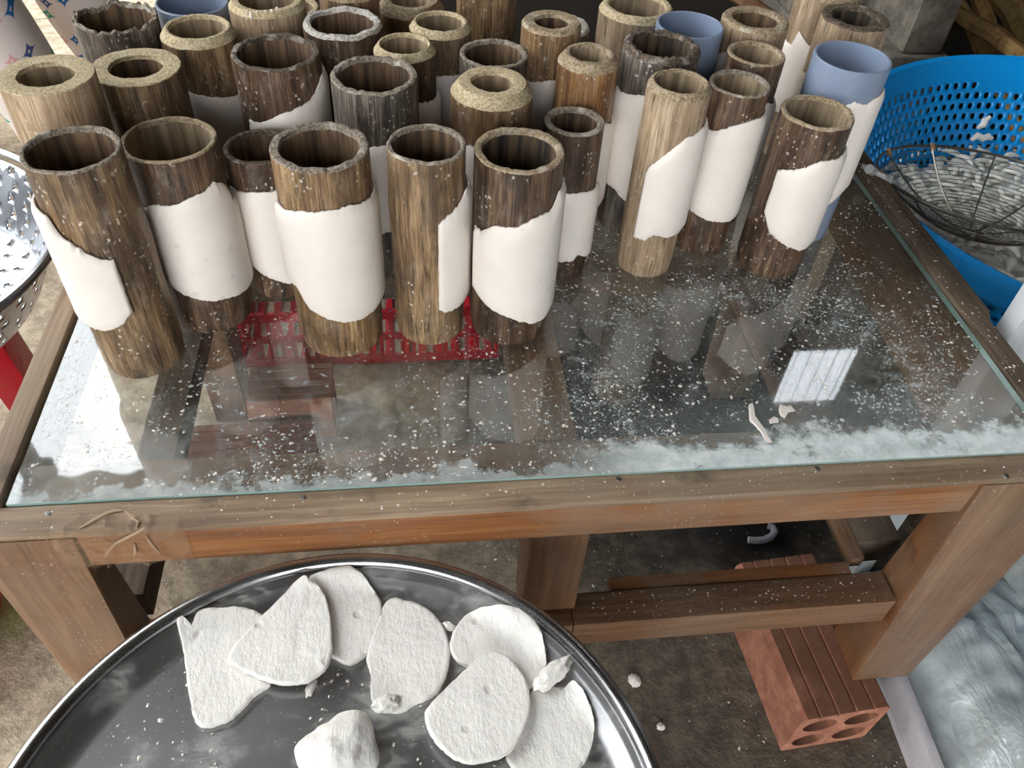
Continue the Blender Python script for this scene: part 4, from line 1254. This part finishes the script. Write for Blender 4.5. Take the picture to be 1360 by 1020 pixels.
# bracket and handle pointing back over the table edge
h0 = sp(SR, PI * 0.97); hd = (at_z(1150, 222, 0.498) - h0); hd.normalize()
hs = hd.cross(Vector((0, 0, 1))).normalized()
def bar8(p, q, w, t):
    u = Vector((0, 0, 1))
    a = [p - hs * w, p + hs * w, q + hs * w, q - hs * w]
    return [x - u * t for x in a] + [x + u * t for x in a]
q = bar8(h0 - hd * 0.016, h0 + hd * 0.05, 0.016, 0.003)
brk = hexa('bracket', q, 'tin', skm, 0.001)
q = bar8(h0 + hd * 0.022, h0 + hd * 0.028, 0.0165, 0.0055)
hexa('clamp', q, 'tin', brk, 0.001)
v, f = sweep([h0 + hd * 0.045, h0 + hd * 0.052, h0 + hd * 0.066], [0.004, 0.0055, 0.0055], 10)
mk('handle', v, f, 'tin', skm)

# ================================================================== white slatted panel at the right
wp = at_x(1322, 440, 0.585)
pan = root('white_slatted_panel', (wp.x, wp.y, 0), 'upright white plastic slatted panel just outside the table rail', 'panel')
box('post', wp.x, wp.x + 0.024, wp.y - 0.02, wp.y + 0.004, 0, 0.98, 'white_plastic', pan, 0.003)
for k in range(2):
    x0 = wp.x + 0.0255 + k * 0.021
    box('slat', x0, x0 + 0.0185, wp.y - 0.016, wp.y - 0.002, 0.24, 0.95, 'white_plastic', pan, 0.002)
box('cross_bar', wp.x + 0.0245, wp.x + 0.0675, wp.y - 0.018, wp.y, 0.2, 0.2395, 'white_plastic', pan, 0.003)

# ================================================================== perforated steel bowl on a red stool at the left
PC = Vector((-0.607, 0.77, 0)); PR = 0.222; PZ = 0.42; PB = 0.325
bowl = root('perforated_bowl', (PC.x, PC.y, PB), 'shallow perforated stainless steel bowl on the red stool beside the table', 'bowl')
na = 84
def pr_at(z):
    w = max(0.0, (z - PB) / (PZ - PB)); return 0.165 + (PR - 0.006 - 0.165) * w ** 0.75
vs, fs = [], []
rows = [PB + 0.010 + (PZ - 0.008 - PB - 0.010) * j / 5 for j in range(6)]
def add_cell(fn, u0, u1, w0, w1, hu, hw, solid):
    um, wm = (u0 + u1) / 2, (w0 + w1) / 2
    b = len(vs)
    for u, w in [(u0, w0), (um, w0), (u1, w0), (u1, wm), (u1, w1), (um, w1), (u0, w1), (u0, wm)]:
        vs.append(fn(u, w))
    if solid:
        fs.append(tuple(range(b, b + 8))); return
    for k in range(8):
        an = -0.75 * PI + k * PI / 4
        vs.append(fn(um + (u1 - u0) * hu * math.cos(an), wm + (w1 - w0) * hw * math.sin(an)))
    for k in range(8):
        k2 = (k + 1) % 8
        fs.append((b + k, b + k2, b + 8 + k2, b + 8 + k))
def wallp(u, w): return (PC.x + pr_at(w) * math.cos(u), PC.y + pr_at(w) * math.sin(u), w)
for j in range(5):
    for i in range(na):
        u0 = 2 * PI * (i + 0.5 * (j % 2)) / na; u1 = u0 + 2 * PI / na
        add_cell(wallp, u0, u1, rows[j], rows[j + 1], 0.22, 0.2, (i + j) % 2 == 1)
mk('side_wall', vs, fs, 'steel_bowl', bowl, solid=0.0009, angle=80, weld=True)
vs, fs = [], []
rr0 = pr_at(rows[0])
def flo(u, w): return (PC.x + w * math.cos(u), PC.y + w * math.sin(u), PB + 0.001 + 0.009 * max(0, (w - rr0 + 0.012) / 0.012) ** 2)
nrad = 11
for j in range(nrad):
    w0 = 0.012 + (rr0 - 0.012) * j / nrad; w1 = 0.012 + (rr0 - 0.012) * (j + 1) / nrad
    for i in range(na):
        u0 = 2 * PI * (i + 0.5 * (j % 2)) / na; u1 = u0 + 2 * PI / na
        step = 3 if j > 5 else 6
        add_cell(flo, u0, u1, w0, w1, 0.2 if j > 5 else 0.32, 0.13, (i + j) % step != 0)
mk('perforated_base', vs, fs, 'steel_bowl', bowl, solid=0.0009, angle=80, weld=True)
v, f = sweep([(PC.x + PR * math.cos(2 * PI * k / 120), PC.y + PR * math.sin(2 * PI * k / 120), PZ - 0.004) for k in range(120)], 0.005, 10, closed=True)
mk('rolled_rim', v, f, 'steel_rim', bowl)
rs = root('red_stool', ((PC.x - 0.05), PC.y, 0), 'red plastic stool under the perforated steel bowl', 'stool')
sz = PB
box('seat', (PC.x - 0.05) - 0.13, (PC.x - 0.05) + 0.13, PC.y - 0.13, PC.y + 0.13, sz - 0.02, sz - 0.0005, 'red', rs, 0.006)
for sx in (-1, 1):
    for sy in (-1, 1):
        cx, cy = (PC.x - 0.05) + sx * 0.09, PC.y + sy * 0.09
        ex, ey = (PC.x - 0.05) + sx * 0.105, PC.y + sy * 0.105
        w = 0.024
        hexa('leg', [(ex - w, ey - w, 0), (ex + w, ey - w, 0), (ex + w, ey + w, 0), (ex - w, ey + w, 0), (cx - w, cy - w, sz - 0.0205), (cx + w, cy - w, sz - 0.0205), (cx + w, cy + w, sz - 0.0205), (cx - w, cy + w, sz - 0.0205)], 'red', rs, 0.004)
rb = at_z(-4, 778, 0.05)
rb.x += 0.01; rb.y -= 0.05
lid = root('red_basin', (rb.x - 0.115, rb.y, 0), 'small red plastic basin on the floor beside the taped corner leg', 'basin')
v, f = lathe_data([(0.0005, 0.003), (0.085, 0.003), (0.112, 0.055), (0.120, 0.056), (0.121, 0.052), (0.114, 0.052), (0.088, 0.0), (0.0005, 0.0)], 64, (rb.x - 0.115, rb.y, 0))
mk('basin_wall', v, f, 'red', lid)

# ================================================================== foam box and plastic bags at the lower right
e0, e1 = at_z(1190, 893, 0.055), at_z(1240, 1019, 0.055)
bxw = root('foam_box', (0.75, 0.36, 0), 'open white foam box on the floor filled with clear plastic bags', 'box')
L0 = e1 + (e1 - e0).normalized() * 0.16; L1 = e0 + (e0 - e1).normalized() * 0.07
dv = (L1 - L0).normalized(); nv_ = Vector((dv.y, -dv.x, 0))
WB = 0.36
def wallq(name, p, q, t):
    d = (q - p).normalized(); nn = Vector((-d.y, d.x, 0)) * t
    a = [p, q, q + nn, p + nn]
    hexa(name, [(x.x, x.y, 0.011) for x in a] + [(x.x, x.y, 0.055) for x in a], 'foam', bxw, 0.002)
A, B_, C_, D_ = L0, L1, L1 + nv_ * WB, L0 + nv_ * WB
for (p, q) in ((A, D_), (D_, C_), (C_, B_), (B_, A)):
    wallq('side_wall', p, q, 0.013)
hexa('bottom', [(x.x, x.y, 0.0) for x in (A, D_, C_, B_)] + [(x.x, x.y, 0.0105) for x in (A, D_, C_, B_)], 'foam', bxw, 0.001)
ctr = (A + B_ + C_ + D_) / 4
def bag(cx, cy, z0, sx, sy, sz, rot, seed, label):
    nu, nv2 = 56, 40
    V, Fs = [], []
    for j in range(nv2 + 1):
        for i in range(nu + 1):
            u, w = i / nu * 2 - 1, j / nv2 * 2 - 1
            e = max(0.0, 1 - max(abs(u), abs(w)) ** 3)
            fold = 0.016 * (0.5 - abs(nz(u * 2.3 + seed, w * 5.0, seed))) + 0.010 * (0.5 - abs(nz(u * 6, w * 3.0 + u * 2, seed + 4))) + 0.003 * nz(u * 14, w * 14, seed)
            z = z0 + sz * e ** 0.6 + fold * (0.3 + e)
            x = u * sx * (1 + 0.08 * nz(w * 2, seed, 1)); y = w * sy * (1 + 0.08 * nz(u * 2, seed, 5))
            c_, s_ = math.cos(rot), math.sin(rot)
            V.append((cx + x * c_ - y * s_, cy + x * s_ + y * c_, max(z, z0)))
    for j in range(nv2):
        for i in range(nu):
            a = j * (nu + 1) + i
            Fs.append((a, a + 1, a + nu + 2, a + nu + 1))
    ctrz = (cx, cy, z0)
    o = mk('plastic_bag', [(p[0] - cx, p[1] - cy, p[2] - z0) for p in V], Fs, 'bag', loc=ctrz, angle=80)
    tag(o, label, 'plastic bag', 'clear plastic bags in the foam box')
br = math.atan2(dv.y, dv.x)
bag(ctr.x, ctr.y, 0.0115, 0.26, 0.15, 0.045, br, 1.0, 'crumpled clear plastic bag filling the bottom of the foam box')
bag(ctr.x + 0.02, ctr.y + 0.04, 0.03, 0.21, 0.15, 0.052, br + 0.1, 5.0, 'shiny clear plastic bag lying on top in the foam box')
bag(ctr.x + 0.13, ctr.y + 0.17, 0.03, 0.14, 0.13, 0.09, br - 0.2, 9.0, 'folded clear plastic bag standing at the far end of the foam box')

# white hook on the floor
pts = [at_z(px, py, 0.008) for px, py in ((994, 717), (1004, 718), (1015, 717), (1024, 713), (1029, 706), (1026, 700), (1020, 698))]
v, f = sweep(pts, 0.0052, 10)
tag(mk('plastic_hook', v, f, 'hook_white'), 'small white plastic hook lying on the dark floor under the table', 'hook')

# ================================================================== hearth, firewood
hx0, hx1, hy0, hy1 = 0.84, 1.12, 1.54, 1.95
st = root('concrete_hearth', ((hx0 + hx1) / 2, (hy0 + hy1) / 2, 0), 'rough concrete hearth block with a black sooty opening behind the colander', 'hearth')
box('base_block', hx0, hx1, hy0, hy1, 0, 0.285, 'concrete', st, 0.012)
box('pillar', 1.01, 1.098, hy0 + 0.01, hy1 - 0.01, 0.2855, 0.62, 'concrete', st, 0.012)
box('pillar', hx0, hx0 + 0.03, hy0 + 0.2, hy1 - 0.01, 0.2855, 0.62, 'concrete', st, 0.006)
box('lintel', hx0, hx1, hy0 + 0.02, hy1, 0.6205, 0.70, 'concrete', st, 0.012)
box('back_wall', hx0 + 0.031, 1.009, hy1 - 0.06, hy1 - 0.011, 0.2855, 0.62, 'cavity', st, 0)
rnd = random.Random(11)
sticks = [((1270, 0), (1300, 62)), ((1300, 2), (1318, 66)), ((1325, 0), (1352, 40)), ((1345, -8), (1372, 60)), ((1290, 30), (1345, 66))]
for k, (a, b) in enumerate(sticks):
    dy = -0.14 if k == 4 else 0.03 * k
    p = at_y(a[0], a[1], 1.80 + dy); q = at_y(b[0], b[1], 1.70 + dy)
    d = (q - p)
    t = -(q.z - 0.012) / d.z
    q2 = q + d * t
    r0 = 0.014 + 0.003 * (k % 3)
    pts = [p - d * 0.6, p, (p + q) / 2 + Vector((0.004, 0, 0.004)), q, q2]
    v, f = sweep(pts, [r0 * 0.8, r0, r0 * 1.1, r0, r0 * 0.9], 7)
    labs = ['split ochre firewood stick leaning closest to the concrete pillar', 'straight pale firewood stick second from the concrete pillar', 'thin firewood stick leaning behind the blue colander rim', 'firewood stick leaning farthest from the concrete pillar', 'firewood stick fallen across the leaning ones']
    tag(mk('firewood_stick', v, f, 'firewood'), labs[k], 'firewood', 'firewood leaning behind the colander')
p = at_y(988, 0, 1.50); q = at_y(1052, 40, 1.44); d = q - p; d2 = Vector((0.10, -0.03, -(q.z - 0.014)))
v, f = sweep([p - d * 0.5, p, q, q + d2], [0.012, 0.014, 0.014, 0.013], 8)
tag(mk('firewood_stick', v, f, 'brown_x'), 'brown round stick leaning on the floor behind the bamboo tubes', 'firewood')

# ================================================================== seated person in printed trousers
def skin_mesh(name, verts, edges, radii, mat, parent, loc, rootv=0, sub=2):
    me = bpy.data.meshes.new(name)
    me.from_pydata([tuple(Vector(v) - Vector(loc)) for v in verts], edges, [])
    o = bpy.data.objects.new(name, me); link(o)
    o.parent = parent
    o.modifiers.new('skin', 'SKIN').use_smooth_shade = True
    for i, sv in enumerate(me.skin_vertices[0].data):
        r_ = radii[i]; sv.radius = r_ if hasattr(r_, '__len__') else (r_, r_)
        sv.use_root = (i == rootv)
    md = o.modifiers.new('smooth', 'SUBSURF'); md.levels = sub; md.render_levels = sub
    me.materials.append(MATS[mat])
    return o
def shin(a, b, Y):
    p, q = at_y(a[0], a[1], Y), at_y(b[0], b[1], Y)      # upper and lower point of the shin's middle line
    d = (q - p) / (q.z - p.z)
    return p + d * (0.47 - p.z), p + d * (0.085 - p.z)
kR, aR = shin((103, 0), (158, 85), 1.83)
kL, aL = shin((-38, 0), (8, 70), 1.55)
pel = (kR + kL) / 2 + Vector((-0.42, 0, -0.11))
per = root('person', (pel.x, pel.y, 0), 'seated person in white trousers printed with coloured stars', 'person')
V = [pel, pel + Vector((0.02, 0, 0.18)), pel + Vector((0.05, 0, 0.36)), pel + Vector((0.07, 0, 0.48)), pel + Vector((0.09, 0, 0.56)), pel + Vector((0.115, 0, 0.66)), pel + Vector((0.12, 0, 0.75)),
     pel + Vector((0.05, 0.09, 0.0)), kR, aR, aR + Vector((0.10, -0.01, -0.055)), aR + Vector((0.17, -0.015, -0.07)),
     pel + Vector((0.05, -0.09, 0.0)), kL, aL, aL + Vector((0.10, -0.01, -0.055)), aL + Vector((0.17, -0.015, -0.07)),
     pel + Vector((0.06, 0.17, 0.43)), pel + Vector((0.16, 0.22, 0.20)), kR + Vector((-0.06, -0.02, 0.09)), kR + Vector((0.03, -0.03, 0.085)),
     pel + Vector((0.06, -0.17, 0.43)), pel + Vector((0.16, -0.22, 0.20)), kL + Vector((-0.06, 0.02, 0.09)), kL + Vector((0.03, 0.03, 0.085)),
     pel + Vector((0.215, 0, 0.665))]
E_ = [(0, 1), (1, 2), (2, 3), (3, 4), (4, 5), (5, 6), (0, 7), (7, 8), (8, 9), (9, 10), (10, 11), (0, 12), (12, 13), (13, 14), (14, 15), (15, 16), (3, 17), (17, 18), (18, 19), (19, 20), (3, 21), (21, 22), (22, 23), (23, 24), (5, 25)]
R_ = [0.12, 0.115, 0.12, 0.07, 0.045, 0.08, 0.07, 0.075, 0.05, 0.032, 0.032, 0.022, 0.075, 0.05, 0.032, 0.032, 0.022, 0.045, 0.036, 0.024, 0.02, 0.045, 0.036, 0.024, 0.02, 0.014]
skin_mesh('body', V, E_, R_, 'skin', per, (pel.x, pel.y, 0))
def lerp(a, b, t): return a + (b - a) * t
TV = [pel + Vector((-0.01, 0, 0.06)), pel]
TE = [(0, 1)]; TRd = [0.135, 0.145]
for (hp, kn, an) in ((pel + Vector((0.05, 0.09, 0.0)), kR, aR), (pel + Vector((0.05, -0.09, 0.0)), kL, aL)):
    chain = [hp, lerp(hp, kn, 0.5), kn, lerp(kn, an, 0.35), lerp(kn, an, 0.65), lerp(kn, an, 0.82), lerp(kn, an, 0.88), lerp(kn, an, 0.94), lerp(kn, an, 0.99)]
    rd = [0.11, 0.1, 0.085, 0.08, 0.078, 0.070, 0.075, 0.066, 0.07]
    prev = 1
    for c_, r_ in zip(chain, rd):
        TV.append(c_); TRd.append(r_); TE.append((prev, len(TV) - 1)); prev = len(TV) - 1
skin_mesh('trousers', TV, TE, TRd, 'cloth', per, (pel.x, pel.y, 0), 1)
SV = [pel + Vector((0.0, 0, 0.08)), pel + Vector((0.02, 0, 0.2)), pel + Vector((0.05, 0, 0.36)), pel + Vector((0.07, 0, 0.46)), pel + Vector((0.06, 0.17, 0.43)), pel + Vector((0.11, 0.2, 0.31)), pel + Vector((0.06, -0.17, 0.43)), pel + Vector((0.11, -0.2, 0.31))]
skin_mesh('shirt', SV, [(0, 1), (1, 2), (2, 3), (3, 4), (4, 5), (3, 6), (6, 7)], [0.145, 0.14, 0.145, 0.09, 0.065, 0.06, 0.065, 0.06], 'shirt', per, (pel.x, pel.y, 0))
HV = [pel + Vector((0.085, 0, 0.62)), pel + Vector((0.085, 0, 0.70)), pel + Vector((0.105, 0, 0.765))]
skin_mesh('hair', HV, [(0, 1), (1, 2)], [0.075, 0.092, 0.07], 'hair', per, (pel.x, pel.y, 0))
ps = root('low_stool', (pel.x, pel.y, 0), 'low wooden stool under the seated person', 'stool')
box('seat', pel.x - 0.14, pel.x + 0.12, pel.y - 0.15, pel.y + 0.15, 0.185, 0.212, 'brown_y', ps)
for sx in (-0.1, 0.08):
    for sy in (-0.11, 0.11):
        box('leg', pel.x + sx - 0.017, pel.x + sx + 0.017, pel.y + sy - 0.017, pel.y + sy + 0.017, 0, 0.1845, 'brown_z', ps)

# ================================================================== crumbs
def flake(rn, p, s, flat=0.5):
    """small ragged crumb: squashed octahedron with a jittered belt"""
    m = 6
    a0 = rn.random() * PI; e = rn.uniform(0.5, 1.0); rot = rn.random() * PI
    vs = [(p[0], p[1], p[2] + s * flat)]
    for k in range(m):
        a = a0 + 2 * PI * k / m
        rr = s * rn.uniform(0.6, 1.2)
        x, y = rr * math.cos(a), rr * math.sin(a) * e
        vs.append((p[0] + x * math.cos(rot) - y * math.sin(rot), p[1] + x * math.sin(rot) + y * math.cos(rot), p[2] + s * flat * 0.3 * rn.random()))
    fs = [(0, 1 + k, 1 + (k + 1) % m) for k in range(m)]
    fs.append(tuple(1 + k for k in range(m - 1, -1, -1)))
    return vs, fs
def clear_of_tubes(x, y):
    for k, (tx, ty, h, r) in TP.items():
        if (x - tx) ** 2 + (y - ty) ** 2 < (r + 0.003) ** 2: return False
    return True
rn = random.Random(21)
parts = []
while len(parts) < 2400:
    x = rn.uniform(gx0 + 0.004, gx1 - 0.004)
    y = gy0 + 0.004 + (rn.random() ** 1.2) * 0.36
    dens = 0.35 + 0.65 * (1 if x > 0.12 else 0.4) * (1.4 if y < 0.45 else 0.8)
    if rn.random() > dens or nz(x * 9, y * 9, 4) < -0.12 or not clear_of_tubes(x, y): continue
    s = 0.0005 + 0.0016 * rn.random() ** 4
    parts.append(flake(rn, (x, y, ZG + 0.0001), s, 0.45))
tag(mk('glass_crumbs', *merge(parts), 'dough', smooth=False), 'fine white dough crumbs scattered over the glass top', 'crumbs', kind='stuff')
parts = []
for k in range(150):
    x = rn.uniform(XL, XR); y = rn.uniform(YF + 0.003, gy0 - 0.003)
    parts.append(flake(rn, (x, y, ZG - 0.0019), 0.0004 + 0.0011 * rn.random() ** 4, 0.45))
for k in range(120):
    y = rn.uniform(0.39, 0.85)
    parts.append(flake(rn, (rn.uniform(gx1 + 0.004, gx1 + 0.02), y, ZG + 0.0031), 0.0005 + 0.0014 * rn.random() ** 3, 0.45))
for k in range(160):
    parts.append(flake(rn, (rn.uniform(0.15, 0.45), rn.uniform(YF + 0.009, YF + 0.037), SZ1 + 0.0001), 0.0004 + 0.0012 * rn.random() ** 3, 0.45))
tag(mk('rail_crumbs', *merge(parts), 'dough', smooth=False), 'white dough crumbs scattered along the wooden rails', 'crumbs', kind='stuff')
parts = []
while len(parts) < 900:
    x, y = rn.uniform(-0.6, 0.62), rn.uniform(0.1, 1.0)
    if nz(x * 4, y * 4, 9) < -0.15 or (x < -0.40 and y > 0.40): continue
    parts.append(flake(rn, (x, y, 0.0001), 0.0006 + 0.0026 * rn.random() ** 6, 0.6))
tag(mk('floor_crumbs', *merge(parts), 'dough', smooth=False), 'white dough crumbs scattered over the concrete floor', 'crumbs', kind='stuff')
parts = []
while len(parts) < 800:
    a = rn.random() * 2 * PI; r_ = (TR - 0.038) * math.sqrt(rn.random())
    x, y = TC.x + r_ * math.cos(a), TC.y + r_ * math.sin(a)
    if nz(x * 14, y * 14, 2) < -0.1: continue
    parts.append(flake(rn, (x, y, TFZ + 0.0001), 0.0004 + 0.0016 * rn.random() ** 4, 0.5))
tag(mk('tray_crumbs', *merge(parts), 'dough', smooth=False), 'white dough crumbs scattered over the steel tray', 'crumbs', kind='stuff')
# larger single flakes
def outline_flake(name, pix, z0, th, label, surface):
    pts = [at_z(px, py, z0) for px, py in pix]
    c = sum(pts, Vector((0, 0, 0))) / len(pts)
    n = len(pts)
    vs = [(p.x - c.x, p.y - c.y, 0) for p in pts] + [((p.x - c.x) * 0.8, (p.y - c.y) * 0.8, th) for p in pts]
    fs = [tuple(range(n - 1, -1, -1)), tuple(range(n, 2 * n))] + [(i, (i + 1) % n, n + (i + 1) % n, n + i) for i in range(n)]
    tag(mk(name, vs, fs, 'dough', loc=(c.x, c.y, z0 + 0.0001), smooth=False), label, 'dough crumb')
outline_flake('dough_flake', [(994, 538), (999, 535), (1001, 550), (1009, 561), (1018, 573), (1022, 583), (1026, 588), (1018, 588), (1011, 575), (1003, 566), (995, 558)], ZG, 0.0008, 'long thin dough smear on the glass near the front flour band', ZG)
outline_flake('dough_flake', [(1034, 545), (1036, 537), (1042, 541), (1050, 538), (1057, 546), (1047, 548), (1042, 556), (1036, 552)], ZG, 0.0008, 'ragged flat dough flake on the glass beside the long smear', ZG)
outline_flake('dough_flake', [(1021, 558), (1028, 553), (1034, 556), (1034, 561), (1022, 563)], ZG, 0.0008, 'small dough flake between the long smear and the ragged flake', ZG)
lump('dough_crumb', 843, 904, 0.0, 0.0075, 0.009, 0.005, 0.3, 31, 'white dough crumb on the floor between tray and brick', 'dough crumb', 0.35, 2.5, sub=3)
lump('dough_crumb', 878, 965, 0.0, 0.005, 0.0045, 0.003, 0.3, 37, 'small white dough crumb on the floor close to the tray rim', 'dough crumb', 0.35, 2.5, sub=3)
